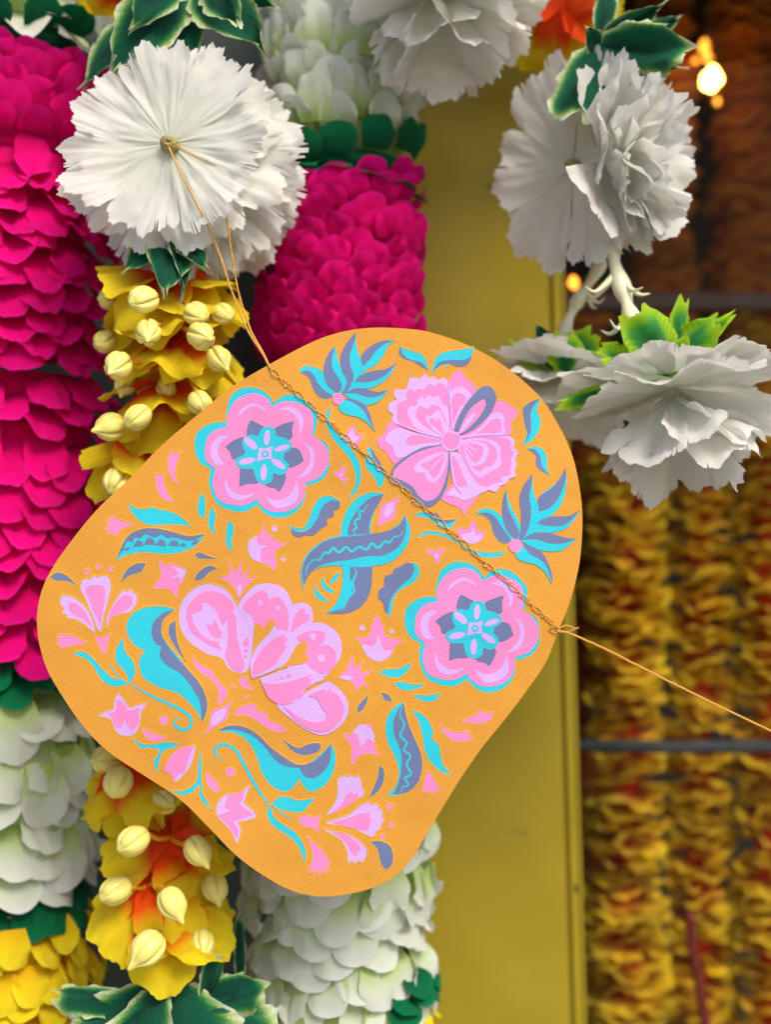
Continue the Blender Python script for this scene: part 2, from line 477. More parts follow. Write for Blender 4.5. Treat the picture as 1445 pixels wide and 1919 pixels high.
SPR2 = [("555,1040* 600,1022 650,1030 700,1070 735,1130 760,1190* 720,1208 680,1195 650,1150 635,1090 600,1060", "560,1048* 620,1042 665,1070 690,1110 750,1195* 715,1210 678,1195 650,1150 635,1095 605,1062"),
 ("722,915* 705,960 698,1040 712,1110 740,1160 775,1190* 800,1185* 805,1140 780,1075 750,1020 730,970", "722,915* 705,960 698,1040 712,1110 740,1160 778,1190* 790,1150 765,1090 735,1030 722,970"),
 ("1040,800* 1015,850 970,900 905,950 895,1035* 830,1165* 900,1105 960,1060 1010,1010 1040,930 1048,860", "1040,800* 1015,850 970,905 905,950 892,970 897,1037* 950,1020 1000,970 1030,900 1045,850"),
 ("1118,1028* 1060,1060 980,1065 910,1085 800,1190* 880,1150 960,1152 1040,1130 1085,1085", "1118,1028* 1060,1060 980,1062 915,1078 885,1102* 950,1115 1030,1112 1080,1075"),
 ("862,832* 815,895 793,965 800,1040 805,1110 785,1190* 805,1200* 850,1140 885,1080 895,1010 870,940 862,880", "862,832* 815,895 793,965 800,1040 800,1110 785,1190* 810,1195* 845,1110 855,1020 845,950 858,890"),
 ("1100,1182* 1050,1180 980,1160 910,1158 800,1195* 860,1230 930,1250 1010,1250 1060,1220", "1100,1182* 1050,1180 980,1160 910,1155 850,1160 808,1190* 880,1188 960,1210 1040,1208"),
 ("800,1212* 860,1225 915,1260 945,1310 965,1370 968,1432* 935,1370 880,1325 820,1310 780,1290 768,1260*", "805,1212* 860,1225 915,1260 945,1310 968,1380 968,1425* 940,1340 900,1295 850,1270")]
for reg, spr, (cx, cy, r) in (('1', SPR1, (963, 425, 32)), ('2', SPR2, (770, 1222, 37))):
    sh = []
    for a, b in spr: sh += [('C', a), ('S', b)]
    motif('printed_sprig', reg, sh + [('K', ('e', cx, cy, r, r, 0))])
# --- rosettes (the same print twice)
ROS = [('C', "490,365 560,385 600,425 612,455* 650,420 700,402 760,415 815,460 850,510 845,570 830,630* 900,670 918,750 905,830 850,880 785,895* 785,960 745,1030 660,1070 580,1055 525,1000* 460,1035 380,1030 310,995 275,930 265,860 275,805* 215,770 187,700 195,620 240,575 300,555 355,555* 360,490 380,420 430,375"),
 ('K', "520,398 580,425 605,470* 670,440 750,450 815,490 830,560 822,625* 880,665 915,730 902,800 855,855 785,880* 780,950 745,1005 680,1035 600,1035 555,1010 520,970* 465,1000 390,1000 320,975 290,920 285,860 300,805* 250,760 242,700 260,630 310,590 362,580* 362,520 395,450 450,410"),
 ('L', "415,530* 440,480 500,450 555,470 577,498* 530,470 480,475 440,505"), ('L', "640,485* 700,470 750,490 775,540 768,590 750,620* 755,570 735,520 695,490"),
 ('L', "770,660* 820,690 835,740 825,800 790,840 735,860* 785,815 812,765 805,700"), ('L', "740,870* 750,930 735,980 685,1010 620,1015 560,940* 605,970 660,970 710,935"),
 ('L', "355,850* 350,900 370,950 420,975 480,960 515,935* 455,950 405,935 370,900"), ('L', "370,628* 320,630 280,670 272,725 300,780 350,782* 320,745 310,700 330,660"),
 ('S', "492,540* 475,570 468,610 480,640 570,660* 575,590 540,565"), ('S', "725,545* 715,590 712,640 600,680* 620,590 660,565"), ('S', "778,762* 755,705 720,690 640,720* 660,790 720,795"),
 ('S', "645,930* 670,890 680,840 600,780* 550,860 580,900 620,910"), ('S', "428,900* 430,850 440,790 540,770* 530,880 475,885"), ('S', "352,685* 400,650 455,635 540,690* 480,750 390,750 380,715"),
 ('C', "580,575 620,590 632,625 680,640 715,675 700,705 675,720 670,750 695,780 690,815 650,840 615,830 605,870 565,888 525,870 510,830 500,805 450,805 415,785 412,750 440,735 460,715 445,680 450,640 490,620 530,625 545,590"),
 ('L', ('e', 578, 636, 42, 16, -85)), ('L', ('e', 490, 668, 44, 20, 42)), ('L', ('e', 660, 692, 42, 15, -18)), ('L', ('e', 470, 763, 45, 17, -12)), ('L', ('e', 640, 778, 44, 17, 35)), ('L', ('e', 561, 825, 45, 17, -86)),
 ('L', "535,690* 570,695 610,680* 603,720 608,752* 570,752 522,765* 530,730"), ('C', ('e', 568, 725, 20, 20, 0)), ('L', ('e', 568, 725, 9, 9, 0))]
motif('printed_rosette', '1', ROS)
motif('printed_rosette', '1', ROS, dx=394, dy=327)
# --- upper field
ML = [
('printed_stem', '1', [('C', "925,462* 900,510 902,570 935,640 985,700 1030,755 1055,820 1060,880 1040,930 1018,972* 1065,925 1085,860 1080,780 1050,720 1000,650 945,600 918,545")]),
('printed_tulip', '1', [('K', "1045,565* 1060,600 1065,618 1108,618* 1085,650 1075,670 1090,700* 1050,680 1015,660 1005,615 1025,590"), ('L', "1042,585* 1052,620 1078,635* 1060,660 1030,665 1020,625")]),
('printed_leaf', '1', [('C', "1140,680* 1115,730 1115,790 1150,840 1170,870 1190,915* 1212,870 1215,830 1185,780 1155,730"), ('S', "1142,685* 1160,720 1195,775 1225,840* 1190,810 1160,770")]),
('printed_trefoil', '1', [('K', "995,790 1005,810 995,835 1015,860 1000,878 980,870 965,850 940,838 950,820 970,815 980,800"), ('L', ('e', 978, 840, 9, 9, 0))]),
('printed_leaf', '1', [('C', "705,1110* 740,1130 780,1120 810,1070 830,1010 865,965 910,952 970,975* 960,1000 920,990 870,1050 830,1110 780,1140 710,1140"), ('S', "708,1132* 760,1148 810,1130 845,1085 880,1010 930,975 972,985 968,1020 940,1030 940,1060 905,1075 905,1105 870,1130 830,1165 790,1165 750,1175 722,1165")]),
('printed_tulip', '1', [('K', "555,1100* 575,1145 600,1170 640,1200 685,1213* 640,1235 620,1265 630,1310 620,1360* 590,1330 540,1310 490,1280 475,1230 480,1200 520,1170 550,1150"), ('L', "520,1165* 530,1210 580,1225* 545,1245 545,1312* 495,1290 475,1235 480,1200")]),
('printed_leaf', '1', [('C', "225,935* 208,980 205,1040 238,1080* 243,1020 240,965")]),
('printed_leaf', '1', [('C', "275,1015* 262,1080 268,1130 305,1165* 290,1120 298,1065 290,1030")]),
('printed_leaf', '1', [('C', "370,1085* 358,1150 360,1220 392,1255* 385,1200 398,1130 390,1105")]),
('printed_stroke', 'g', [('K', "840,1260* 862,1275 888,1262* 885,1310 905,1370 940,1420* 880,1400 850,1350 842,1300")]),
('printed_stroke', 'g', [('K', "925,1135* 942,1160 978,1140* 960,1195 945,1260 970,1330* 930,1290 908,1230 912,1180")]),
('printed_stroke', '1', [('S', "188,1270* 210,1260 250,1275 310,1295* 250,1292 205,1290")]),
('printed_stroke', '1', [('S', "185,1410* 200,1375 235,1345 270,1332 310,1345* 265,1365 230,1400")]),
('printed_leaf', '2', [('C', "148,140* 140,175 160,205 220,225 260,245 302,275* 290,235 270,195 220,170 165,155"), ('S', "146,140* 136,175 160,205 220,228 300,275* 260,228 205,215 165,190")]),
('printed_leaf', '2', [('C', "318,288* 330,220 370,180 440,165 542,150* 530,200 490,240 400,242 350,255"), ('S', "540,180* 510,240 450,250 400,235 350,252 320,285* 355,228 420,215 490,215 530,195")]),
('printed_carnation', '2', [
 ('K', "405,345 425,300 460,270 490,290 505,320 540,340 560,375 600,420 665,440 700,435 740,465 780,485 770,525 745,560 750,590 735,625 600,640 430,640 415,500"),
 ('K', "110,545 70,575 60,615 20,645 30,685 70,715 85,745 125,780 350,670 200,610"),
 ('K', "365,960 400,990 440,1005 470,1020 492,1058* 515,1020 545,985 575,930 560,900 450,880"),
 ('L', "405,345 385,310 350,325 330,305 300,310 275,290 255,315 225,310 195,315 185,350 170,375 120,375 110,410 125,430 85,450 80,490 105,510 100,540 125,560 250,610 380,640 425,620 430,500"),
 ('K', "395,360 360,340 330,355 300,345 275,375 245,370 220,385 200,370 175,400 180,430 150,440 125,460 130,490 125,525 150,570 220,600 330,640 400,620 425,540 410,450"),
 ('L', "400,470 375,455 350,410 320,420 300,405 275,430 265,410 240,430 235,460 195,470 185,510 205,540 215,570 290,610 390,640 410,560"),
 ('K', "370,490 350,465 310,460 295,480 250,465 235,490 230,520 260,560 300,590 380,630 400,600 390,540"),
 ('L', "380,540 360,490 330,500 310,520 290,515 285,545 310,570 320,590 380,625 405,600"),
 ('K', "300,548 322,530 345,545 350,525 366,550 378,595 392,622 345,592"),
 ('L', "415,400 440,370 480,360 510,380 530,410 500,450 470,500 440,560 430,600 420,520"),
 ('K', "425,420 450,395 485,400 505,430 470,470 430,560"),
 ('L', "555,600 600,560 640,510 690,500 710,530 705,570 715,610 640,625 500,640"),
 ('K', "560,610 600,580 650,535 685,535 695,560 690,600 620,620 520,635"),
 ('L', "120,585 65,640 75,670 100,680 130,745 350,680 380,650 230,610"),
 ('K', "180,640 220,620 280,630 370,655 260,670 200,680 175,665"),
 ('L', "415,720 425,900 385,960 400,950 450,960 490,975 540,960 590,930 560,890 500,800 460,720"),
 ('K', "425,740 440,740 480,820 510,905 490,895 480,910 465,900 450,918 440,900 430,915 425,860"),
 ('L', "470,640 560,615 650,615 730,625 765,655 760,690 785,715 770,750 775,790 765,810 770,845 735,860 720,885 685,900 665,930 620,920 590,935 555,900 520,850 480,760 455,690"),
 ('K', "470,650 560,630 650,630 720,640 745,660 740,690 760,720 745,750 750,780 740,810 745,835 700,850 690,875 640,890 620,905 570,890 530,840 480,740 460,680"),
 ('L', "480,655 560,640 640,650 670,665 690,700 685,735 695,770 675,800 650,810 620,830 590,850 560,840 530,810 490,730 465,685"),
 ('K', "485,665 560,650 630,665 660,690 670,730 665,760 640,790 600,800 580,820 550,810 510,750 470,690"),
 ('L', "490,668 550,655 610,672 625,700 615,740 600,770 560,790 540,790 500,730"),
 ('K', "490,675 550,668 595,690 590,730 565,765 545,770 505,715"),
 ('L', ('w', 7, "480,668 520,684 562,712")), ('L', ('w', 7, "478,676 510,702 545,742")),
 ('S', "355,675* 270,688 190,728 125,775 92,830 100,872 165,905 205,935 240,990 295,1010 350,980 385,930 408,850 415,720 400,690"),
 ('K', "375,680 300,695 220,725 150,775 112,815 112,845 170,875 215,905 245,950 285,978 335,965 370,915 395,840 408,720 395,690"),
 ('L', "380,715 300,735 245,768 220,800 240,825 275,825 290,862 325,880 362,850 388,790 400,730"),
 ('K', "385,720 310,750 255,785 275,800 300,820 320,850 340,850 372,790"),
 ('L', ('w', 7, "388,728 340,772 312,812")), ('L', ('w', 6, "375,720 320,748 280,775")),
 ('S', "438,598* 455,540 495,465 545,400 590,362 630,358 660,395 665,435 640,495 590,550 540,590 468,622* 475,600"),
 ('K', "462,605* 490,540 530,475 575,440 600,430 608,455 590,500 545,555 480,610"),
 ('L', "458,612* 500,550 540,500 555,505 540,530 500,580 464,618"),
 ('L', ('w', 8, "408,345 418,450 430,610")), ('L', ('w', 8, "125,560 260,608 385,640")), ('L', ('w', 10, "415,700 425,800 440,880 480,940")), ('L', ('w', 8, "470,640 580,622 735,622")),
 ('L', ('e', 422, 655, 58, 54, 0)),
 ('K', "405,608 440,612 470,635 460,680 430,700 395,690 372,660 380,625")]),
('printed_leaf', '2', [('C', "905,425* 860,440 820,470 815,520 825,570 830,620 808,680* 860,650 895,600 905,540 885,490"), ('S', "905,425* 860,440 815,470 812,520 822,570 835,620 808,680* 850,615 855,560 850,510 870,460")]),
('printed_leaf', '2', [('C', "832,695* 880,685 920,705 940,750 940,800 958,840* 910,815 880,780 880,735"), ('S', "835,697* 875,700 905,740 915,790 955,838* 905,815 880,780 880,735")]),
('printed_leaf', '2', [('C', "215,1060* 270,1040 330,1070 380,1085 450,1078* 420,1120 370,1125 330,1095 290,1070"), ('S', "290,1035* 340,1045 380,1080 450,1080* 400,1100 350,1080")]),
('printed_tulip', '2', [('K', "540,1075* 520,1115 500,1130 455,1120* 460,1160 480,1195 540,1210 585,1195 608,1145* 570,1140 555,1110"), ('L', "540,1115* 530,1150 475,1160* 490,1195 540,1210 580,1185 585,1155* 555,1165")]),
('printed_trefoil', '2', [('K', "300,1240 330,1250 360,1240 380,1240 378,1260 360,1275 360,1300 345,1318 330,1300 328,1280 300,1265 290,1250"), ('L', ('e', 340, 1278, 12, 12, 0))]),
('printed_stem', '2', [('C', "235,1185* 270,1150 330,1145 400,1165 470,1205 540,1245 600,1258 660,1260 720,1250* 680,1280 610,1285 540,1265 470,1215 400,1180 320,1160 270,1165")]),
# --- crossed ribbon leaves and their neighbours
('printed_crossed_leaves', '8', [
 ('C', "635,650* 560,645 490,675 440,730 410,800 400,885* 560,880* 565,810 585,740"), ('S', "635,652* 570,670 520,705 480,755 450,810 440,875 480,900* 560,900* 555,820 575,760 610,700"), ('C', ('w', 11, "550,705 520,745 500,745 505,780 475,800 485,835 468,850 488,885")),
 ('C', "405,1020* 412,1110 400,1180 370,1250 322,1298* 400,1300 470,1285 530,1240 565,1160 572,1020*"), ('S', "455,1020* 450,1100 462,1160 440,1230 400,1270 330,1297* 400,1300 470,1285 530,1240 565,1160 572,1020*"), ('C', ('w', 12, "470,1045 485,1080 465,1130 472,1180 430,1220 422,1260 390,1285")),
 ('C', "750,765* 720,810 660,850 600,866 540,868 460,875 380,880 310,905 250,945 205,1000 187,1060 188,1120 200,1172* 210,1120 245,1070 310,1045 400,1040 500,1048 600,1040 680,1015 740,960 775,890 775,830"),
 ('S', "750,770* 715,820 660,850 590,865 540,870 480,880 400,885 320,905 255,950 210,1005 190,1070 200,1145* 225,1095 270,1050 340,1025 440,1010 540,990 630,985 700,950 740,900 755,840"),
 ('C', ('w', 13, "208,1095 225,1035 262,1008 285,1010 310,970 335,972 360,945 390,968 430,940 460,963 500,938 540,953 570,920 602,945 640,908 662,918 690,885 720,880 740,850"))]),
('printed_leaf', '8', [('C', "390,1075* 360,1100 340,1140* 370,1125 390,1095")]),
('printed_leaf', '8', [('C', "300,1100* 295,1140 320,1175 375,1190* 340,1160 315,1140")]),
('printed_leaf', '8', [('C', "265,1145* 258,1190 285,1225 335,1238* 300,1205 275,1180")]),
('printed_diamond', '8', [('K', "722,668* 700,720 695,775 650,805 598,828* 612,760 625,710 670,690"), ('L', "690,695* 685,740 645,780 635,770 640,730 660,705")]),
('printed_leaf', '8', [('C', "795,1025 825,1055 820,1100 780,1140 725,1170 690,1210 670,1315* 650,1300 690,1150 760,1060"), ('S', "760,1025 795,1035 795,1075 775,1110 735,1140 700,1180 670,1225 655,1305* 640,1285 630,1240 605,1215 608,1175 635,1150 640,1100 680,1085 690,1060 725,1045")]),
('printed_tulip', '4', [('K', "592,588* 570,640 550,700 470,710* 510,735 530,790 570,830 620,835 670,810 690,755 745,718* 690,715 645,700 630,650 615,610"), ('L', "600,690* 580,750 510,745* 535,795 575,830 620,835 660,810 685,775* 635,775 615,720")]),
('printed_burst', '4', [('K', "465,800* 472,850 485,865 530,830* 505,880 520,895 580,885* 535,915 525,935 550,980* 510,965 485,1005* 470,960 440,935 385,925* 430,880"), ('L', "395,925* 430,912 475,925* 440,940")]),
('printed_leaf', '4', [('C', "605,895* 650,880 700,880 785,848* 760,890 720,920 660,920")]),
('printed_leaf', '4', [('C', "690,955* 740,950 780,962 858,962* 810,985 760,993 715,980")]),
('printed_leaf', '4', [('C', "795,1020* 850,1022 890,1020 942,1010* 915,1045 870,1055 820,1040")]),
('printed_stroke', '4', [('S', "548,1020* 520,1050 495,1080 488,1118* 520,1095 540,1060")]),
('printed_stroke', '4', [('S', "618,1005* 660,1020 678,1055* 645,1048 630,1030")]),
('printed_tulip', '4', [('K', "412,1225* 450,1235 470,1215 490,1240 510,1295* 545,1260 580,1275 590,1320 622,1350* 560,1335 520,1340 485,1365 462,1398* 455,1350 460,1300 430,1260"), ('L', "468,1215* 500,1180 550,1185 580,1225 582,1278* 548,1258 510,1300* 492,1245"), ('K', ('e', 561, 1186, 14, 9, 60))]),
('printed_leaf', '6', [('C', "885,190* 840,215 800,265 788,340 805,420 845,500 860,580 840,650 795,695* 860,692 930,660 970,610 985,530 975,460 940,380 905,290"), ('S', "885,195* 850,240 830,310 840,380 870,450 875,540 860,620 830,690* 900,680 960,630 985,550 978,470 940,380 905,290"), ('C', ('w', 12, "880,215 865,260 890,310 868,370 902,410 888,450 922,480 903,530 927,580 893,600 912,640 880,650 870,685"))]),
('printed_leaf', '6', [('C', "930,235* 990,260 1030,310 1045,360 1040,390 1075,420 1085,470 1100,530 1145,590* 1080,560 1030,510 1000,450 990,380 965,290")]),
('printed_stroke', '6', [('K', "1195,290* 1255,270 1310,235* 1335,250 1375,245* 1355,285 1300,305 1240,300")]),
('printed_stroke', '6', [('K', "1082,305* 1120,340 1180,355 1245,350* 1240,370 1270,385* 1200,405 1140,390 1100,350")]),
('printed_fringe', '6', [('K', "1020,560* 1050,610 1085,665* 1072,660* 1070,692* 1055,660* 1040,695* 1030,660* 1015,690* 1010,662* 985,685* 1000,610")]),
('printed_stroke', '6', [('S', "755,530* 778,560 775,620 745,675 700,705* 725,650 745,600")]),
('printed_petal', '6', [('L', "530,610 560,590 585,596 600,588 620,598 640,590 655,620 660,650 672,690 620,720 560,760 465,805* 510,740 530,680"), ('K', "600,680 610,672 612,690 630,680 640,705 620,725 560,765 480,800* 545,745 580,690")]),
('printed_petal', '6', [('L', "455,845* 520,825 590,800 640,760 690,735 715,745 740,740 750,762 770,780 768,808 780,830 765,850 760,875 735,890 725,915 700,915 650,890 590,865"), ('K', "500,842* 580,820 650,795 705,790 700,810 712,825 705,850 690,885 630,878 560,862")]),
('printed_petal', '6', [('L', "440,875* 520,895 590,910 640,940 680,980 685,1010 660,1060 645,1045 620,1062 605,1048 585,1060 580,1000 550,940 500,905"), ('K', "500,895* 570,905 620,940 655,985 640,1000 625,1025 600,1000 570,945")]),
('printed_calyx', '6', [('K', "325,815 350,800 400,815 435,800* 425,840 425,895* 390,870 340,860 320,840")]),
('printed_stroke', '6', [('S', "708,945* 760,945 810,970 828,1030 815,1080 785,1095 760,1050 745,990")]),
('printed_fringe', '6', [('K', "365,915* 400,955 450,1000 490,1065* 475,1068* 482,1110* 460,1082* 462,1125* 440,1090* 432,1138* 418,1092* 400,1130* 402,1090* 365,1125* 395,1020")]),
('printed_leaf', '6', [('C', "160,745* 180,810 240,860 300,900 340,960 355,1010 345,1060* 330,1000 300,950 240,900 180,860 145,800")]),
('printed_leaf', '6', [('C', "170,740* 215,705 270,710 310,725 405,712* 370,750 330,785 260,780 210,765")]),
('printed_leaf', '5', [('C', "600,345* 660,320 740,325 820,370 880,430 960,490 1030,530 1090,525 1150,480 1215,415* 1238,480 1225,570 1180,640 1110,675 1075,655 1040,605* 1010,650 960,675 890,640 840,570 810,480 770,410 700,360"), ('S', "600,345* 660,318 740,325 820,370 880,430 960,490 1040,530 1100,520 1160,480 1215,415* 1210,500 1180,560 1120,600 1070,590 1045,545* 980,540 920,510 870,450 800,380 700,340")]),
('printed_stroke', '5', [('S', "950,388* 990,420 1040,440 1090,420 1150,415 1155,445 1110,472 1050,475 1000,450")]),
('printed_tendril', '5', [('C', ('w', 17, "628,497 600,485 583,455 605,425 655,425 705,460 755,550 810,650 870,735 900,760"))]),
('printed_stem', '5', [('C', ('w', 7, "880,745 930,780 1010,830"))]),
('printed_tulip', '5', [('L', "775,640* 745,715 740,735* 800,790 808,812* 760,830 710,840 725,880 705,960* 680,900 640,850 600,810 592,760 620,710 650,690 700,690"), ('K', "745,665* 735,720 720,740* 795,800* 740,820 690,838 710,880 705,930* 660,860 600,805* 680,775* 640,760 660,690 700,685")]),
('printed_stroke', '5', [('K', "540,565* 565,600 595,625 615,680* 570,665 540,625")]),
('printed_tendril', '5', [('C', "505,450* 495,540 485,620 420,670 350,675* 400,692 460,680 497,640 510,720 565,775* 520,690 510,610 512,520")]),
('printed_bud', '5', [('L', "480,425* 400,440 350,480 310,555* 350,580 365,625* 400,600 450,540 470,480"), ('K', "470,430* 400,442 350,485 308,560 345,580 362,625* 390,580 420,570 440,500")]),
('printed_diamond', '3', [('K', "1085,1040* 1040,1080 980,1100 955,1190 925,1240* 980,1195 1050,1150 1065,1090"), ('L', "1050,1085* 985,1120 970,1185 1020,1160 1045,1120")]),
('printed_tendril', '3', [('C', "540,1245* 580,1280 650,1290 720,1275 795,1285* 760,1305 710,1320 685,1380 675,1445* 660,1380 690,1320 640,1305 580,1300")]),
('printed_leaf', '3', [('C', "770,555* 700,540 620,545 550,575 510,640 525,710 570,760 610,775* 580,830 585,890 620,940 700,980 790,1010 850,1060 900,1120 920,1165* 945,1100 940,1030 900,950 840,880 780,800 730,740 700,690 700,620"), ('S', "768,558* 710,575 660,620 645,680 670,740 700,755* 690,800 720,850 800,900 860,970 905,1050 920,1165* 945,1100 940,1030 900,950 840,880 770,800 720,730 700,690 710,610")]),
('printed_stroke', '3', [('S', "775,618* 745,640 740,690 765,740 795,790 830,838* 800,770 780,710")]),
('printed_tendril', '3', [('C', ('w', 17, "510,945 600,1000 700,1050 800,1095 855,1140 855,1190 815,1208 775,1185 775,1155 800,1145"))]),
('printed_leaf', '3', [('C', "220,795* 270,785 320,815 370,870 430,925 490,940 520,960* 440,972 380,940 340,880 300,830")]),
('printed_leaf', '3', [('C', "490,710* 455,770 455,840 500,890 530,960* 555,900 545,840 500,780")]),
('printed_stem', '3', [('C', ('w', 6, "412,835 455,905 520,958"))]),
('printed_petal', '3', [('L', "160,480* 200,482 250,510 300,560 330,630 340,685* 290,640 230,605 185,600 190,585 160,570 175,550 150,525"), ('K', "200,515* 250,530 290,580 325,650* 280,610 220,580 197,545")]),
('printed_petal', '3', [('L', "260,430 285,390 310,395 330,375 355,382 380,372 410,380 425,420 420,470 400,540 385,600 372,680* 350,650 320,570 290,500"), ('K', "290,440 340,420 385,430 395,470 385,550 370,640* 340,580 310,510")]),
('printed_petal', '3', [('L', "455,500 490,455 515,458 530,448 545,462 565,480 560,530 545,548 530,568 470,580 430,600 400,660* 405,600 430,540"), ('K', "450,520 500,475 540,490 540,530 500,560 440,590 402,640* 425,560")]),
('printed_calyx', '3', [('K', "340,700* 380,708 425,685* 405,740 398,805* 365,760")]),
('printed_stroke', '3', [('S', "95,382* 130,358 180,370 240,425* 190,402 130,398")]),
('printed_stroke', '3', [('S', "615,305* 560,310 510,345 480,405* 530,370 590,350")]),
('printed_stroke', '3', [('K', "160,690* 220,700 300,742* 220,750 150,768* 155,745* 128,742* 150,715* 130,700*")]),
('printed_fringe', '3', [('K', "430,52* 480,75 555,98* 490,115 445,158* 435,135* 400,152* 420,120* 385,118* 425,95* 400,88*")]),
('printed_leaf', '3', [('C', "513,-20* 560,8 620,12 650,2 680,15 720,20 780,40 830,75 862,108* 800,95 720,95 630,95 560,55")]),
('printed_leaf', '3', [('C', "935,148* 850,160 770,140 680,120 600,120 530,150 490,200 455,290* 510,260 600,245 720,255 820,240 890,205"), ('S', "935,148* 850,160 770,140 680,120 600,120 530,150 490,200 458,280* 495,225 515,185 540,190 555,165 585,170 610,148 645,158 665,165 700,150 735,170 765,165 800,172 830,180 870,180 900,168"),
  ('S', "490,235 510,220 530,218 515,235"), ('S', "545,215* 568,182 595,190 600,212*"), ('S', "605,202* 625,168 655,175 668,205*"), ('S', "668,207* 692,175 718,185 724,212*"), ('S', "735,208* 762,180 788,190 794,212*"), ('S', "800,205 820,195 832,208 815,214"), ('S', "862,202 880,182 902,178 888,198")]),
('printed_tulip', '3', [('K', "690,290* 720,315 760,310 800,325 835,345* 815,400 790,440 785,500* 750,450 700,440 650,445* 680,400 700,370 690,330"), ('L', "745,315* 790,330 830,345 815,390 795,420* 800,385 750,385* 790,360")]),
('printed_burst', '3', [('K', "1058,280* 1085,330 1105,350 1132,288* 1135,340 1130,370 1185,330* 1160,380 1220,380* 1180,405 1150,440 1120,500* 1095,440 1060,405 1010,378* 1060,370 1075,350"), ('L', "1122,415* 1135,440 1122,480 1112,450")]),
('printed_lotus', '3', [
 ('L', "1115,545 1060,460 1000,425 930,420 860,455 810,520 795,610 820,690 870,745 950,795 1030,820 1060,870 1110,895 1160,890 1190,800 1200,690 1170,620"),
 ('L', "1115,545 1150,480 1210,425 1290,415 1360,440 1400,500 1415,570 1420,640 1350,690 1200,700 1170,620"),
 ('L', ('r', '4', "130,540 170,520 215,525 245,560 245,630 200,680 120,690")),
 ('L', ('r', '4', "240,630 300,630 370,670 405,740 395,820 350,880 310,920 200,880 100,860 100,690")),
 ('L', ('r', '5', "1050,150 1150,100 1200,80 1270,130 1308,200 1300,270 1250,330 1180,368 1100,350 1010,290 920,200")),
 ('K', "1095,540 1045,480 980,455 900,475 848,530 835,600 870,680 940,735 1020,770 1010,740* 1030,640 1045,625"),
 ('L', "930,520 915,565 865,585 880,640 930,700 1000,730 1025,700 1030,650 990,560"),
 ('K', "985,610 975,640 945,632 965,690 1010,715 1028,690 1015,660"),
 ('K', "1085,560* 1060,610 1065,700 1055,760 1045,800 1080,870 1130,890 1150,860 1130,780 1110,700 1105,610"),
 ('K', ('e', 1160, 730, 15, 22, 10)), ('K', ('e', 1158, 777, 10, 10, 0)), ('K', ('e', 1155, 808, 8, 8, 0)),
 ('K', "1140,545 1180,490 1240,452 1270,460 1285,500 1310,490 1340,490 1385,560 1380,680 1330,660 1310,640 1270,650 1210,640 1190,590"),
 ('L', ('e', 1235, 520, 13, 13, 0)), ('L', ('e', 1332, 548, 13, 13, 0)),
 ('O', "1200,670 1205,640 1230,635 1250,655* 1265,650 1275,620 1300,605 1312,630 1295,670 1250,720 1210,790 1178,860* 1195,760"),
 ('K', ('r', '4', "180,550 205,555 210,580 230,580 225,610 180,640 135,675 145,610")),
 ('K', ('r', '4', "165,700 240,670 310,680 310,720 285,750 340,750 375,790 370,850 310,905 240,870 215,840 200,795 215,750 180,730")),
 ('L', ('r', '4', "235,690 262,685 265,710 248,722")), ('L', ('r', '4', "280,800 308,802 312,832 288,838 276,820")),
 ('O', ('r', '4', "165,745* 205,730 218,760 205,795* 225,820 190,850 120,860 0,935* 90,850 130,800")),
 ('L', "1190,930* 1180,850 1210,770 1270,700 1340,665 1400,690 1415,760 1380,840 1300,890"),
 ('K', "1195,925* 1195,860 1240,780 1300,720 1370,690 1365,705 1385,710 1368,740 1378,755 1350,800 1320,850 1260,890"),
 ('L', ('r', '4', "-40,930* 40,900 120,870 190,865 260,890 310,930 250,960 200,1000 150,1060 100,1060 20,1040")),
 ('K', ('r', '5', "840,85* 920,90 1000,75 1110,40 1095,62* 1118,68* 1100,85* 1112,95* 1050,140 1070,150* 1030,175 960,205 880,170")),
 ('K', ('r', '5', "985,40 1003,50 985,60 968,50")), ('K', ('r', '5', "945,50 957,58 945,68 934,58")), ('K', ('r', '5', "918,62 926,68 918,74 910,68")),
 ('K', ('r', '5', "960,215* 1040,300 1120,345 1200,345 1270,280 1285,220 1250,150 1215,130 1210,110* 1190,135 1180,120 1095,155 1140,170 1160,215 1190,250 1185,285 1130,300 1060,280 1000,240"))]),
('printed_stroke', '3', [('K', "870,805* 900,850 960,880 1000,930 1020,960 1055,990 1045,1040 1005,1075* 1010,1000 975,940 920,900 880,860")]),
('printed_stroke', '5', [('K', "680,265* 720,220 760,205 800,205 820,240 860,250 880,290 930,310 985,350* 900,345 840,310 780,270 730,258")]),
('printed_stroke', '5', [('K', "725,55* 755,55 760,85 800,125* 760,115 720,95")]),
('printed_tulip', '3', [('L', "465,1010* 500,1050 525,1085 570,1075 622,1060* 590,1110 580,1180 550,1230 490,1238 450,1210 425,1150 355,1132* 410,1105 440,1095 445,1050"), ('K', "470,1040* 500,1070 520,1100 585,1085* 575,1140 575,1180 530,1210* 500,1150* 485,1190 450,1190 430,1140 410,1120 450,1105 455,1060")]),
('printed_stroke', '3', [('K', "595,1195* 640,1220 730,1250* 660,1270 610,1240")]),
]
for nm, reg, sh in ML: motif(nm, reg, sh)
for a in (('1','L',618,1130,16), ('1','L',665,1295,12), ('4','L',517,655,15), ('4','L',678,673,12), ('6','K',808,758,16), ('6','K',818,855,15), ('6','K',772,920,13),
          ('3','K',295,352,14), ('3','K',357,325,13), ('3','K',425,338,14), ('3','K',712,1155,25), ('5','K',668,570,25), ('5','K',685,105,10), ('5','K',755,165,10)):
    dot(*a)

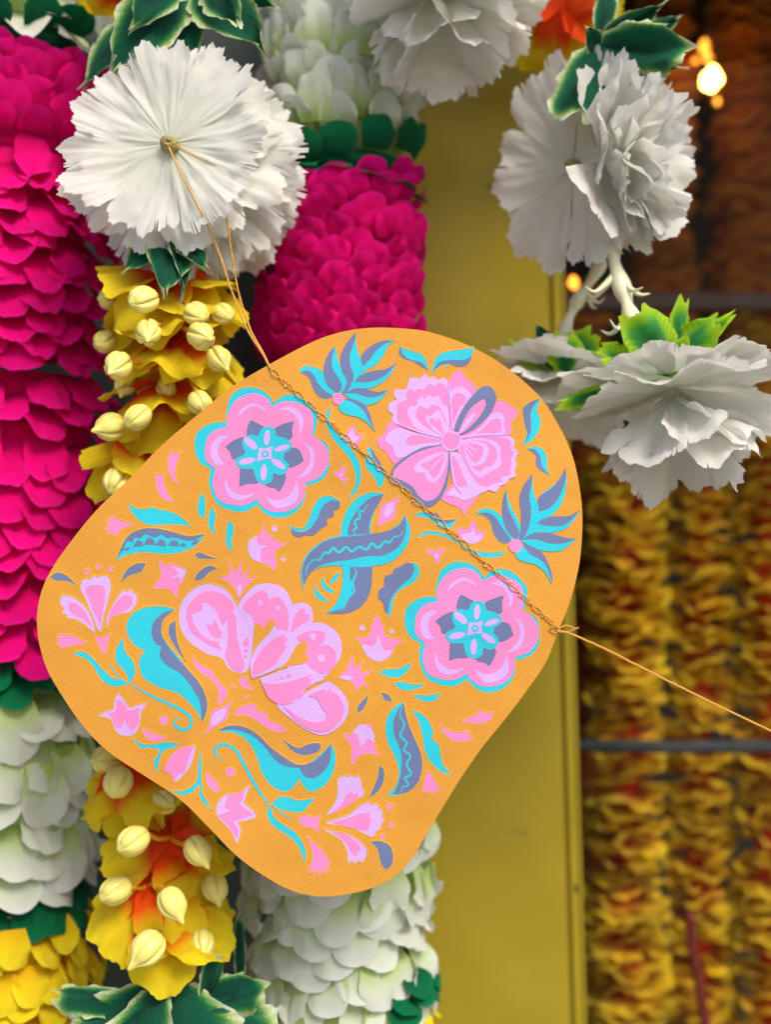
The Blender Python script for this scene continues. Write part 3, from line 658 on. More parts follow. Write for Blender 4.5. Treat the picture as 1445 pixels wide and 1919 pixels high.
# ------------------------------------------------------------------ golden thread
thread = empty('golden_thread', card_pt(505, 690, 0.002), 'thin twisted golden thread tied to the white pompom and stitched across the orange card', 'thread')
def twisted(pts, rad=0.00026, amp=0.00026, pitch=0.0022, name='strand', mat=None):
    c = catmull(pts, 14)
    # resample evenly
    seg = [0.0]
    for i in range(1, len(c)): seg.append(seg[-1] + (c[i] - c[i-1]).length)
    n = max(8, int(seg[-1] / 0.0005))
    pts2, j = [], 0
    for i in range(n + 1):
        d = seg[-1] * i / n
        while j < len(seg) - 2 and seg[j+1] < d: j += 1
        f = (d - seg[j]) / max(seg[j+1] - seg[j], 1e-9)
        pts2.append(c[j].lerp(c[j+1], min(f, 1)))
    for s_ in (0, 1):
        out = []
        for i, p in enumerate(pts2):
            t = (pts2[min(i+1, n)] - pts2[max(i-1, 0)]).normalized()
            x = t.cross(Vector((0, 1, 0.1))).normalized(); y = t.cross(x)
            a = 2 * math.pi * (seg[-1] * i / n) / pitch + math.pi * s_
            j_ = mnoise.noise(p * 700) * 0.00012
            out.append(p + x * (amp * math.cos(a) + j_) + y * (amp * math.sin(a)))
        tube(name, out, rad, mat or M['thread'], thread, sides=5)
def tp(px, py, y): return P(px, py, y)
YP = 0.012          # depth of the pompom's face
twisted([tp(316,276,YP), tp(335,318,YP-.004), tp(352,352,YP-.005), tp(372,390,YP-.004), tp(392,430,YP+.001), tp(412,478,YP), tp(432,540,.008), tp(462,615,.004), tp(490,660,.001), card_pt(507,691,.0006)])
twisted([tp(325,268,YP), tp(350,284,YP-.003), tp(384,304,YP-.001)], rad=0.0002)
twisted([tp(418,372,YP+.002), tp(426,420,YP), tp(433,470,YP), tp(446,545,.008), tp(468,615,.004), tp(492,660,.001), card_pt(507,691,.0006)])
Lc = (CB - CA).length
for s_ in (0, 1):
    pts = []
    n = 560
    for i in range(n + 1):
        d = Lc * i / n
        w = 3.4 * math.sin(math.pi * d / 30.0 + math.pi * s_) + 1.6 * mnoise.noise(Vector((d * 0.05, s_ * 9, 0))) * (1.5)
        bowed = 0
        q = CA + CT * d + CN * (w + bowed)
        pts.append(card_pt(q.x, q.y, 0.00055 + 0.00024 * math.cos(math.pi * d / 30.0 * 2 + math.pi * s_)))
    tube('stitch_strand', pts, 0.00019, M['thread'], thread, sides=5)
for i in range(24):
    d = 12 + i * (Lc - 20) / 24 + random.uniform(-4, 4)
    q = CA + CT * d + CN * random.choice((-5.5, -4, 5))
    a = CT * random.uniform(2.2, 4.0) + CN * random.uniform(-2, 2)
    p1, p2, p3 = q - a, q, q + a
    tube('stitch', [card_pt(p1.x, p1.y, .0002), card_pt(p2.x, p2.y, .0006), card_pt(p3.x, p3.y, .0002)], 0.00022, M['threadlight'], thread, sides=5)
# knot at the edge and the loose end
kn = [card_pt(1040 + 9*math.cos(a), 1180 + 6*math.sin(a) , 0.0006 + 0.0005*math.sin(2*a)) for a in [i*0.7 for i in range(20)]]
tube('knot', kn, 0.00024, M['thread'], thread, sides=5)
twisted([card_pt(1046,1178,.0005), P(1062,1172,0), P(1078,1178,.001)], rad=0.00018, name='loose_end')
twisted([card_pt(1046,1184,.0005), P(1064,1184,0), P(1085,1176,.001)], rad=0.00015, name='loose_end')
twisted([card_pt(1044,1182,.0005), P(1070,1188,.0), P(1140,1219,.002), P(1240,1270,.004), P(1345,1322,.006), P(1452,1373,.008), P(1560,1425,.010)], rad=0.00027, amp=0.00027)

# ------------------------------------------------------------------ petals
def petal(name, Lm, Wm, mat, shape='round', nu=8, nv=8, cup=0.15, curl=0.0, ruf=0.0, freq=1.5, fray=0.0, seed=0, rnd=0.45, base=0.35, start=0.3, crump=0.05, fold=0.0, rib=False):
    rg = random.Random(seed)
    ph = rg.uniform(0, 6.28); ph2 = rg.uniform(0, 6.28); tw = rg.uniform(-.15, .15)
    V, F, al, ed, uv = [], [], [], [], []
    jag = [rg.uniform(-1, 1) for _ in range(nu + 1)]
    slits = [(rg.uniform(-.9, .9), rg.uniform(.05, .16)) for _ in range(4)]
    creases = [(rg.uniform(0, 6.28), rg.uniform(0.05, 0.45), rg.uniform(-1, 1)) for _ in range(3)]
    for j in range(nv + 1):
        v = j / nv
        for i in range(nu + 1):
            u = -1 + 2 * i / nu
            if shape == 'fan':
                th = u * Wm / 2
                sm = max(0.0, (v - start) / (1 - start)); sm = sm * sm * (3 - 2 * sm)
                r = Lm * v
                lob = 0.045 * math.sin(2.1 * math.pi * u + ph) + 0.022 * math.sin(5.3 * u * math.pi + ph2) + 0.010 * math.sin(13 * u * math.pi + ph)
                r *= 1 + sm * (lob - 0.16 * abs(u) ** 5)
                if j >= nv - 1:
                    r *= 1 + fray * (1.0 if j == nv else 0.3) * (jag[i] + 0.5 * jag[(i * 7) % (nu + 1)])
                if v > 0.8:
                    for us, dp in slits:
                        if abs(u - us) < 0.012: r *= 1 - dp * (v - 0.8) * 5
                x, y = r * math.sin(th), r * math.cos(th)
                crumple = 1.3 * mnoise.noise(Vector((x / Lm * 3.2 + seed * 1.7, y / Lm * 3.2, 0.5))) + 0.5 * mnoise.noise(Vector((x / Lm * 9 + seed, y / Lm * 9, 3.5)))
                z = sm * Lm * (ruf * (math.sin(freq * math.pi * u + ph) + 0.35 * math.sin(2.3 * freq * math.pi * u + ph2)) + ruf * 0.25 * max(0, v - 0.8) * 5 * math.sin(7 * freq * u + ph) + curl * v + cup * u * u + tw * 0.35 * u + 0.09 * crumple * (0.3 + 5 * ruf))
                e = abs(u)
            else:
                if shape == 'round':
                    w = base + (1 - base) * math.sin(math.pi / 2 * min(1, v / 0.62))
                    y = Lm * (v - rnd * (1 - math.sqrt(max(0, 1 - 0.97 * u * u))) * v ** 2.2)
                else:                                   # leaf: widest below the middle, pointed
                    w = max(0.04, math.sin(math.pi * min(1, (v * 0.93 + 0.07)) ** 0.75) ** 0.8)
                    y = Lm * (v - 0.05 * abs(u) * v)
                x = u * Wm / 2 * w
                if fray:
                    if i in (0, nu): x *= 1 + fray * (jag[j % (nu + 1)] + 1.2 * math.sin(j * 0.9 + ph))
                    if j == nv: y += Lm * fray * (jag[i] * 0.8 + 1.2 * math.sin(i * 0.8 + ph2))
                z = cup * Wm * (u * u - 0.3) * v + curl * Lm * v * v + ruf * Lm * v * (math.sin(freq * math.pi * u + ph) + 0.5 * math.sin(3 * v + ph2)) + tw * u * v * Wm * 0.5
                for ca, cc_, cs in creases:
                    dd = math.cos(ca) * u + math.sin(ca) * (v * 2 - 1) - cc_
                    if dd > 0: z += fold * cs * dd * Lm
                if shape == 'leaf' or rib: z -= 0.05 * Wm * math.exp(-(u / 0.10) ** 2) * min(1, 3 * v) * (1 - v) ** 0.5
                e = max(abs(u), v ** 3)
            z += crump * Lm * (mnoise.noise(Vector((u * 1.8 + seed * 1.3, v * 2.0, 0.5))) + 0.45 * mnoise.noise(Vector((u * 4.5 + seed, v * 4.5, 2.5)))) * min(1, 2 * v)
            V.append((x, y, z)); al.append(v); ed.append(e); uv.append((x * 12, y * 12))
    for j in range(nv):
        for i in range(nu):
            a = j * (nu + 1) + i
            F.append((a, a + 1, a + nu + 2, a + nu + 1))
    return mesh_from(name, V, F, mats=(mat,), attrs={'along': al, 'edge': ed}, uvs=uv)
def basis(origin, X, Y, Z):
    m = Matrix((X, Y, Z)).transposed().to_4x4()
    m.translation = origin
    return m
def frame_from_axis(ax, spin=0.0):
    Z = Vector(ax).normalized()
    up = Vector((0, 0, 1)) if abs(Z.z) < 0.9 else Vector((0, 1, 0))
    X = up.cross(Z).normalized()
    Y = Z.cross(X)
    m = Matrix((X, Y, Z)).transposed() @ Matrix.Rotation(spin, 3, 'Z')
    return m
def ring(root, c, ax, n, elev, meshes, name, rg, r0=0.0, zoff=0.0, spin=0.0, scale=1.0, jit=0.12, only=None, selev=0.08):
    """n petals round an axis; elev = lift of the petals towards the axis direction (radians)"""
    F3 = frame_from_axis(ax, spin)
    for k in range(n):
        a = 2 * math.pi * k / n + rg.uniform(-jit, jit)
        o = F3 @ Vector((math.sin(a), math.cos(a), 0))
        z = F3 @ Vector((0, 0, 1))
        e = elev + rg.uniform(-selev, selev)
        Y = (o * math.cos(e) + z * math.sin(e)).normalized()
        Z = (z * math.cos(e) - o * math.sin(e)).normalized()
        X = Y.cross(Z)
        org = Vector(c) + z * zoff + o * r0
        if only and not only(org, Y, a): continue
        sc_ = scale * rg.uniform(0.92, 1.08)
        link(name, rg.choice(meshes), root, mw=basis(org, X, Y, Z) @ Matrix.Diagonal((sc_, sc_, sc_, 1)))

CARN = [petal('carnation_petal', 1.0, R(60), M['carn'], 'fan', nu=120, nv=22, ruf=0.065, freq=1.1, fray=0.013, seed=s, curl=0.02, cup=0.02, start=0.2) for s in range(8)]
CARNW = [petal('carnation_petal_ruffled', 1.0, R(66), M['carn'], 'fan', nu=128, nv=22, ruf=0.11, freq=1.3, fray=0.014, seed=20+s, curl=-0.14, cup=0.02, start=0.2) for s in range(8)]
CARNF = [petal('carnation_petal_flat', 1.0, R(360/7), M['carn'], 'fan', nu=110, nv=22, ruf=0.030, freq=0.75, fray=0.011, seed=40+s, curl=random.Random(s + 5).uniform(-0.10, 0.26), cup=random.Random(s + 50).uniform(-0.06, 0.05), start=0.40) for s in range(7)]
CARNB = [petal('carnation_petal_broad', 1.0, R(78), M['carn'], 'fan', nu=130, nv=22, ruf=0.055, freq=0.95, fray=0.012, seed=60+s, curl=random.Random(s).uniform(-.12, .1), cup=-0.03, start=0.2) for s in range(6)]
CARND = [petal('carnation_petal_disc', 1.0, R(360/6), M['carn'], 'fan', nu=120, nv=22, ruf=0.020, freq=0.7, fray=0.010, seed=90+s, curl=0.06, cup=-0.01, start=0.45) for s in range(6)]
GRP_C = 'white cloth carnations hanging among the garlands'
def px(n, y): return PS(n, y)

# --- the big pompom carnation, face towards the viewer
rg = random.Random(3)
y0 = 0.020
c = P(318, 270, y0)
ax = Vector((-0.14, -0.96, 0.15))
f = empty('white_carnation', c, 'big white frayed carnation pompom facing forward with golden threads tied to its olive knot', 'flower', GRP_C)
ring(f, c, ax, 7, 0.04, CARNF, 'petal', rg, zoff=0.0005, scale=px(196, y0), jit=0.0, spin=0.2, selev=0.0)
ring(f, c, ax, 8, -0.03, CARN, 'petal', rg, zoff=-0.007, scale=px(206, y0), spin=0.5)
ring(f, c, ax, 8, -0.12, CARNW, 'petal', rg, zoff=-0.012, scale=px(218, y0), spin=0.1)
ring(f, c, ax, 8, -0.22, CARNW, 'petal', rg, zoff=-0.018, scale=px(226, y0), spin=0.7)
ring(f, c, ax, 8, -0.34, CARNW, 'petal', rg, zoff=-0.023, scale=px(226, y0), spin=0.35)
ring(f, c, ax, 8, -0.55, CARNW, 'petal', rg, zoff=-0.028, scale=px(214, y0), spin=0.9)
def yarn_knot(root, cc, r, ax):
    F3 = frame_from_axis(ax)
    pts = []
    for i in range(90):
        t = i / 89
        a = i * 0.72; b = t * math.pi
        rr = r * (0.35 + 0.65 * math.sin(b))
        pts.append(Vector(cc) + F3 @ Vector((rr * math.cos(a + 0.5*math.sin(5*t)), rr * math.sin(a) * 0.8, r * 0.8 * math.cos(b))))
    v, fc = tube_geo(pts, r * 0.30, 6)
    return link('knot', mesh_from('knot', v, fc, mats=(M['knot'],)), root)
yarn_knot(f, P(318, 271, y0 - 0.003), 0.0032, ax)

# --- shaded carnation seen side on, its flat back turned to the post
rg = random.Random(5)
y0 = 0.055
c = P(1075, 312, y0)
ax = Vector((-0.74, -0.66, -0.06))
f = empty('white_carnation', c, 'shaded white carnation with a broad flat disc of petals in front of the yellow post', 'flower', GRP_C)
ring(f, c, ax, 6, -0.02, CARND, 'petal', rg, zoff=0.0, scale=px(206, y0), jit=0.0, spin=0.4, selev=0.0)
keep = lambda org, Y, a: Y.x > -0.22
c2 = c + Vector((0.008, -0.004, 0.0))
ring(f, c2, Vector((0.80, -0.6, 0.05)), 7, 0.45, CARNB, 'petal', rg, scale=px(172, y0), zoff=0.004, spin=0.5, only=keep)
ring(f, c2, Vector((0.82, -0.55, 0.05)), 8, 0.18, CARNB, 'petal', rg, scale=px(176, y0), zoff=0.002, spin=0.2, only=keep)
ring(f, c2, Vector((0.86, -0.5, 0.0)), 8, 0.75, CARNW, 'petal', rg, scale=px(176, y0), zoff=0.006, spin=0.9, only=keep)
ring(f, c2, Vector((0.9, -0.4, 0.0)), 6, 1.05, CARNB, 'petal', rg, scale=px(170, y0), zoff=0.006, spin=0.3, only=keep)
yarn_knot(f, P(1074, 312, y0 - 0.002), 0.0028, ax)

# --- carnations hanging head down
def hanging(label, pxx, pyy, y0, size, seed, tilt=Vector((0, -0.30, -1)), layers=4):
    rg = random.Random(seed)
    c = P(pxx, pyy, y0)
    f = empty('white_carnation', c, label, 'flower', GRP_C)
    ring(f, c, tilt, 6, 0.02, CARNB, 'petal', rg, scale=px(size, y0), spin=0.3 + seed, jit=0.1)
    ring(f, c, tilt, 6, 0.22, CARNB, 'petal', rg, zoff=0.003, scale=px(size * 0.98, y0), spin=0.8 + seed, selev=0.14)
    ring(f, c, tilt, 5, 0.62, CARNB, 'petal', rg, zoff=0.006, scale=px(size * 0.96, y0), spin=0.1 + seed, selev=0.14)
    if layers > 4:
        ring(f, c, tilt, 5, 1.02, CARNB, 'petal', rg, zoff=0.006, scale=px(size * 0.96, y0), spin=0.6 + seed)
    return f, c
hf1, hc1 = hanging('drooping white carnation under lime leaves at the end of the cream stem', 1262, 712, 0.030, 205, 11, Vector((0.04, -0.22, -1)), 5)
hf2, hc2 = hanging('small drooping white carnation tucked behind the edge of the orange card', 1050, 690, 0.075, 150, 12, Vector((-0.1, -0.2, -1)))
hf3, hc3 = hanging('shaded white carnation hanging down above the yellow post', 822, -38, 0.060, 190, 13, Vector((0.0, -0.30, -1)), 5)

# --- cream plastic stems with curled sepals
def stem(label, pts, r, seed, knees):
    rg = random.Random(seed)
    t = empty('flower_stem', pts[0], label, 'stem', 'cream plastic flower stems')
    cp = catmull(pts, 8)
    rad = [r * (1.0 + 0.25 * math.sin(i * 0.55)) for i in range(len(cp))]
    tube('stalk', cp, rad, M['stem'], t, sides=10)
    for kp in knees:
        for k in range(4):
            a = k * math.pi / 2 + rg.uniform(0, 1)
            o = Vector((math.cos(a), math.sin(a), 0))
            q = [kp, kp + o * r * 1.6 + Vector((0, 0, -r * 1.4)), kp + o * r * 3.2 + Vector((0, 0, -r * 2.4)), kp + o * r * 4.6 + Vector((0, 0, -r * (1.4 + rg.random())))]
            cq = catmull(q, 5)
            tube('sepal', cq, [r * 0.62 * (1 - 0.9 * i / (len(cq) - 1)) for i in range(len(cq))], M['stem'], t, sides=6)
stem('thick cream stem between the shaded carnation and the lime leaves', [P(1150, 440, .048), P(1152, 490, .044), P(1170, 550, .040), P(1182, 590, .036), P(1205, 650, .032)], px(15, .04), 1, [P(1153, 515, .043), P(1186, 585, .037)])
stem('thin pale cream stem leaning behind the thick cream one', [P(1130, 490, .080), P(1105, 530, .078), P(1080, 570, .077), P(1062, 610, .076), P(1055, 640, .075)], px(11, .08), 2, [P(1096, 545, .078), P(1062, 612, .076)])

# --- leaves
LEAF = [petal('leaf', 1.0, 0.62, M['leaf'], 'leaf', nu=16, nv=22, cup=0.20, curl=-0.22, ruf=0.06, freq=1.1, fray=0.07, seed=60+s) for s in range(4)]
LEAFB = [petal('broad_leaf', 1.0, 0.85, M['leaf'], 'round', nu=22, nv=20, cup=0.06, curl=-0.30, ruf=0.075, freq=1.4, fray=0.05, seed=70+s, rnd=0.4, base=0.3, rib=True, fold=0.15) for s in range(4)]
LIME = [petal('lime_leaf', 1.0, 0.9, M['lime'], 'round', nu=20, nv=18, cup=0.10, curl=-0.12, ruf=0.08, freq=1.3, fray=0.06, seed=80+s, rnd=0.45, base=0.4) for s in range(4)]
def leafcluster(label, origin, leaves, meshes, seed, group='variegated cloth leaf sprigs'):
    """leaves: (tip px, tip py, tip depth, width factor, roll, twist of the face towards the camera)"""
    rg = random.Random(seed)
    t = empty('leaf_sprig', origin, label, 'leaves', group)
    for (bx, by, bd, tx, ty, td, wf, roll) in leaves:
        a = P(bx, by, bd); b = P(tx, ty, td)
        Y = (b - a); Lg = Y.length; Y = Y.normalized()
        view = (Vector((0, -D, 0)) - a).normalized()
        Z = (view - Y * view.dot(Y)).normalized()
        Z = Matrix.Rotation(roll, 3, Y) @ Z
        X = Y.cross(Z)
        link('leaf', rg.choice(meshes), t, mw=basis(a, X, Y, Z) @ Matrix.Diagonal((Lg * wf, Lg, Lg, 1)))
    return t
leafcluster('dark green leaves with pale edges above the big white pompom', P(330, 10, .04), [
  (330, -20, .04, 205, 110, .02, 0.95, 0.5), (300, -30, .045, 360, 90, .03, 1.3, -0.3), (380, -20, .04, 485, 70, .025, 1.15, -0.4), (250, 40, .045, 140, 140, .04, 0.9, 0.9), (330, -60, .03, 250, 35, .02, 1.1, 0.3), (420, -30, .05, 500, 10, .04, 0.9, 0.2), (400, -60, .03, 420, 30, .015, 1.3, 0.8)], LEAF, 1)
leafcluster('dark green leaves squeezed between the white pompom and the topmost yellow blossom', P(315, 470, .05), [
(322, 430, .032, 238, 488, .012, 0.9, 0.5), (322, 430, .030, 318, 522, .006, 1.0, -0.2), (330, 435, .030, 382, 478, .010, 0.8, -0.6), (330, 440, .03, 352, 528, .010, 0.55, -0.5)], LEAF, 2)
leafcluster('large dark green leaves under the lowest yellow blossom', P(310, 1850, .05), [
(315, 1852, .034, 320, 2060, .002, 1.7, 0.0), (290, 1856, .034, 170, 2010, .004, 1.3, 0.3), (345, 1856, .034, 470, 2010, .006, 1.3, -0.3), (245, 1895, .034, 128, 1845, .022, 0.55, 0.5), (345, 1895, .034, 478, 1842, .026, 0.55, -0.4), (215, 1870, .040, 95, 1945, .035, 0.6, 0.9), (445, 1850, .05, 462, 1735, .045, 0.22, 0.3), (380, 1885, .034, 410, 1815, .024, 0.5, 0.4)], LEAFB, 3)
leafcluster('green leaves with white edges crowning the shaded carnation', P(1140, 90, .05), [
  (1130, 80, .05, 1240, 15, .03, 0.65, 0.2), (1110, 90, .05, 1262, 80, .02, 0.55, -0.35), (1130, 110, .05, 1270, 135, .035, 0.45, 0.3), (1130, 100, .05, 1092, 165, .025, 0.8, 0.2), (1150, 120, .05, 1255, 190, .04, 0.5, -0.2), (1120, 70, .05, 1150, -20, .045, 0.6, 0.1), (1190, 80, .06, 1280, 30, .055, 0.75, 0.1), (1120, 90, .045, 1110, 60, .03, 1.0, 0.5)], LEAF[:2] + LEAFB, 4)
leafcluster('bright lime edged leaves on top of the drooping carnation', P(1250, 690, .03), [
(1255, 700, .03, 1200, 585, .015, 0.85, 0.5), (1245, 690, .035, 1335, 598, .018, 0.62, -0.5), (1262, 690, .03, 1292, 560, .030, 0.34, 0.5), (1230, 700, .03, 1124, 655, .02, 0.62, 0.7), (1275, 670, .03, 1378, 590, .025, 0.26, 0.2), (1160, 725, .03, 1050, 748, .02, 0.28, 0.6), (1245, 705, .02, 1275, 640, .008, 1.0, 0.4)], LIME, 5)
leafcluster('pale green edged leaves of the small carnation behind the card', P(1050, 680, .07), [
  (1050, 690, .07, 1010, 610, .06, 0.9, 0.2), (1060, 690, .07, 1110, 625, .06, 0.9, -0.2), (1030, 690, .07, 960, 640, .07, 0.6, 0.2), (1060, 700, .06, 1060, 630, .05, 1.0, 0.1)], LIME + LEAF[:1], 6)

# --- yellow blossoms with orange throats and cream buds
BLO = [petal('blossom_petal', 1.0, 0.98, M['blossom'], 'round', nu=26, nv=20, cup=0.06, curl=-0.24, ruf=0.10, freq=1.15, fray=0.024, seed=100+s, rnd=0.30, base=0.5, crump=0.10, fold=0.22) for s in range(6)]
def bud_mesh(seed):
    V, F = [], []
    nu, nv = 70, 18
    for j in range(nv + 1):
        t = j / nv
        b = t * math.pi
        for i in range(nu):
            a = 2 * math.pi * i / nu
            g = abs(math.cos(2.5 * a + 0.35 * math.sin(b + seed)))
            groove = 1 - 0.34 * (1 - g) ** 3.2 * math.sin(b) ** 0.4
            r = math.sin(b) ** 0.85 * groove
            z = -math.cos(b) * (1.02 + 0.10 * (t > 0.93) * 1)
            if t > 0.80: r *= 1 - 0.22 * math.sin((t - 0.8) / 0.2 * math.pi)
            if seed % 2 and t > 0.72:
                q_ = (t - 0.72) / 0.28
                z += 0.42 * q_ ** 1.6; r *= 1 - 0.35 * q_ * (1 - q_ * 0.4)
            V.append((r * math.cos(a), r * math.sin(a), z))
    for j in range(nv):
        for i in range(nu):
            F.append((j * nu + i, j * nu + (i+1) % nu, (j+1) * nu + (i+1) % nu, (j+1) * nu + i))
    return mesh_from('bud', V, F, mats=(M['bud'],))
BUD = [bud_mesh(s) for s in range(5)]
def blossom(label, pxx, pyy, y0, size, seed, tilt, buds, n=6, elev=-0.05, down=False):
    rg = random.Random(seed)
    c = P(pxx, pyy, y0)
    f = empty('yellow_blossom', c, label, 'flower', 'yellow blossoms strung with cream buds')
    if down:
        ring(f, c + Vector((0, 0, .003)), Vector((tilt.x, -0.42, 0.9)), 8, -0.10, BLO, 'petal', rg, scale=px(size, y0), spin=seed * 0.7, jit=0.2, selev=0.32, only=lambda o_, Y, a: Y.y < 0.45)
        ring(f, c + Vector((0, .004, 0)), Vector((0, -1, -0.25)), 6, 0.12, BLO, 'petal', rg, scale=px(size * 0.85, y0), spin=seed * 0.9, jit=0.2, selev=0.2, only=lambda o_, Y, a: Y.z < -0.35)
    else:
        ring(f, c, tilt, n, elev, BLO, 'petal', rg, scale=px(size, y0), spin=seed * 0.7, jit=0.15, selev=0.45)
    for (bx, by, br, bd) in buds:
        q = P(bx, by, bd)
        dirv = Vector((bx - pxx, 0, -(by - pyy) )).normalized() + Vector((rg.uniform(-.3, .3), -1.0, rg.uniform(-.5, .1)))
        F3 = frame_from_axis(dirv + Vector((rg.uniform(-.7, .7), 0, rg.uniform(-.6, .4))), rg.uniform(0, 6))
        m = F3.to_4x4(); m.translation = q
        r = px(br, bd)
        b = link('bud', rg.choice(BUD), f, mw=m @ Matrix.Diagonal((r * rg.uniform(.86, 1.03), r * rg.uniform(.86, 1.03), r * rg.uniform(.94, 1.1), 1)) @ Matrix.Diagonal((.94, .94, .94, 1)))
        e = q - dirv.normalized() * r * 0.9
        mid = (e + c) / 2 + Vector((0, 0.002, -0.002))
        v, fc = tube_geo(catmull([c, mid, e], 6), px(5, bd), 6)
        link('stalk', mesh_from('stalk', v, fc, mats=(M['ostem'],)), f)
    return f
DN = Vector((0.05, -0.45, -1))
UPF = Vector((0.0, -0.78, -0.62))
blossom('topmost yellow blossom just under the leaves of the white pompom', 312, 532, .040, 140, 1, Vector((0.05, -0.35, -1)), [(268,562,29,.010), (367,588,26,.014), (417,588,24,.026), (205,560,22,.045)], down=True)
blossom('second yellow blossom of the string above the card with two round buds in front', 318, 582, .040, 130, 2, Vector((-0.12, -0.75, -0.7)), [(277,623,28,.008), (376,630,29,.006), (410,673,26,.022), (196,640,24,.042)], down=True)
blossom('third yellow blossom of the string above the card with long orange bud stalks', 340, 655, .040, 132, 3, Vector((0.1, -0.75, -0.7)), [(221,685,29,.010), (311,727,20,.034), (374,755,26,.016), (235,720,22,.04)], down=True)
blossom('fourth yellow blossom whose lower half slips behind the upper left edge of the card', 300, 742, .042, 126, 4, Vector((0.0, -0.72, -0.7)), [(258,782,29,.014), (206,800,29,.020)], down=True)
blossom('yellow blossom mostly hidden by the left edge of the card beside magenta petals', 262, 850, .046, 116, 5, Vector((0.0, -0.6, -0.8)), [(218,903,31,.028), (190,860,20,.05)], down=True)
LOF = Vector((0.0, -0.62, 0.78))
blossom('yellow blossom peeping out below the lower left edge of the card', 240, 1440, .046, 132, 6, Vector((-0.3, -0.62, 0.6)), [(221,1466,30,.028), (196,1423,27,.040), (307,1503,27,.035)], elev=-0.25)
blossom('yellow blossom with bright orange throat and a bud at either side', 318, 1570, .042, 135, 7, LOF, [(249,1576,33,.016), (370,1594,29,.020), (402,1662,30,.045)], elev=-0.22)
blossom('yellow blossom above the two lowest with a round bud in its middle', 285, 1655, .040, 138, 8, LOF + Vector((.1,0,0)), [(322,1692,33,.012), (216,1669,32,.026), (193,1742,30,.045)], elev=-0.22)
blossom('lowest yellow blossom resting on the large dark green leaves', 308, 1728, .040, 128, 9, LOF, [(276,1777,34,.012), (379,1768,28,.034)], elev=-0.22)
blossom('yellow blossom above the dark leaves at the top of the pompom', 215, -25, .055, 120, 10, Vector((-0.2, -0.5, -1)), [])
blossom('yellow blossom with red throat in the shade between two carnations', 1050, 10, .085, 150, 11, Vector((-0.1, -0.9, -0.6)), [])
# ------------------------------------------------------------------ hanging petal garlands
def variants(col, n=8, **kw):
    return [petal(col + '_petal', 1.0, kw.get('W', 1.0), M[col], 'round', nu=12, nv=10, cup=kw.get('cup', 0.15) * random.Random(s).uniform(-0.4, 1.2), curl=kw.get('curl', -0.14), ruf=kw.get('ruf', 0.05), freq=0.9, seed=200 + 10 * len(col) + s, rnd=kw.get('rnd', 0.46), base=kw.get('base', 0.72), crump={'magenta': 0.10}.get(col, 0.07), fray=0.012, fold=kw.get('fold', {'magenta': 0.15, 'green': 0.06, 'white': 0.12, 'yellow': 0.15}.get(col, .2))) for s in range(n)]
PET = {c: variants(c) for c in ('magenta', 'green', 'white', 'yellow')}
def garland(root, cx, dep, secs, seed, lean=0.0):
    """secs: (py0, py1, colour, radius px, elevation deg, petal length px, petal width px, per turn, row step px)"""
    rg = random.Random(seed)
    for (a, b, col, rad, el, ln, wd, per, step, *azr) in secs:
        n = max(1, round((b - a) / step))
        core_r = px(max(rad * 0.4, (rad - ln * math.cos(R(el))) * 0.93), dep)
        pts = [P(cx + lean * q, q, dep) for q in (a - 6, (a + b) / 2, b + 6)]
        v, fc = tube_geo(pts, core_r, 14)
        me = mesh_from('core', v, fc, mats=(M[col],), attrs={'along': [0.3] * len(v), 'edge': [0.3] * len(v)})
        link('core', me, root)
        for i in range(n):
            py = a + (i + 0.5) * (b - a) / n
            off = rg.uniform(0, 6)
            jd = {'green': 4, 'magenta': 9}.get(col, 13)
            rowel = el + rg.uniform(-jd, jd)
            tiltx = rg.uniform(-.10, .10)
            for k in range(per):
                az = 2 * math.pi * (k + 0.5 * (i % 2)) / per + rg.uniform(-.10, .10)
                az = (az + math.pi) % (2 * math.pi) - math.pi
                if abs(az) > 1.95 or (azr and not azr[0] < az < azr[1]): continue
                o = Vector((math.sin(az), -math.cos(az), 0))
                tg = Vector((math.cos(az), math.sin(az), 0))
                e = R(rowel + rg.uniform(-jd, jd))
                Y = o * math.cos(e) + Vector((0, 0, 1)) * math.sin(e)
                Z = tg.cross(Y)
                if Z.dot(o) < 0 and e < 0: pass
                Lg = px(ln, dep) * rg.uniform(0.9, 1.1)
                r0 = px(rad, dep) - Lg * math.cos(e) * 1.0
                r0 = max(r0, core_r * 0.9)
                org = P(cx + lean * py, py, dep) + o * r0 + Vector((0, 0, tiltx * math.sin(az) * r0 * 2))
                w = px(wd, dep) * rg.uniform(0.92, 1.12)
                rot = Matrix.Rotation(rg.uniform(-.16, .16), 3, Y)
                X2 = rot @ tg; Z2 = X2.cross(Y)
                link(col + '_petal', rg.choice(PET[col]), root, mw=basis(org, X2, Y, Z2) @ Matrix.Diagonal((w, Lg, Lg * (1 if e > 0 else -1), 1)))
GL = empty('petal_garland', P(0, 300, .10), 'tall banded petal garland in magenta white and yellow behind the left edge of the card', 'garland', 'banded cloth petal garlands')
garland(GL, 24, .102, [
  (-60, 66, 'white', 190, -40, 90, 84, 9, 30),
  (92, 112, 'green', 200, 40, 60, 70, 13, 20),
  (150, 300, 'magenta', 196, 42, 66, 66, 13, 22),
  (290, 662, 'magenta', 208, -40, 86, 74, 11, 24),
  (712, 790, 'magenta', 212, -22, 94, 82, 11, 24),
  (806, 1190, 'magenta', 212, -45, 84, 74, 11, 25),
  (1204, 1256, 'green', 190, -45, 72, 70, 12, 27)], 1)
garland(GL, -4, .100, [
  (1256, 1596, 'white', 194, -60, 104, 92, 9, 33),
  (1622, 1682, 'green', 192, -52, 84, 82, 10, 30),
  (1684, 2000, 'yellow', 204, -52, 70, 62, 13, 25)], 2)
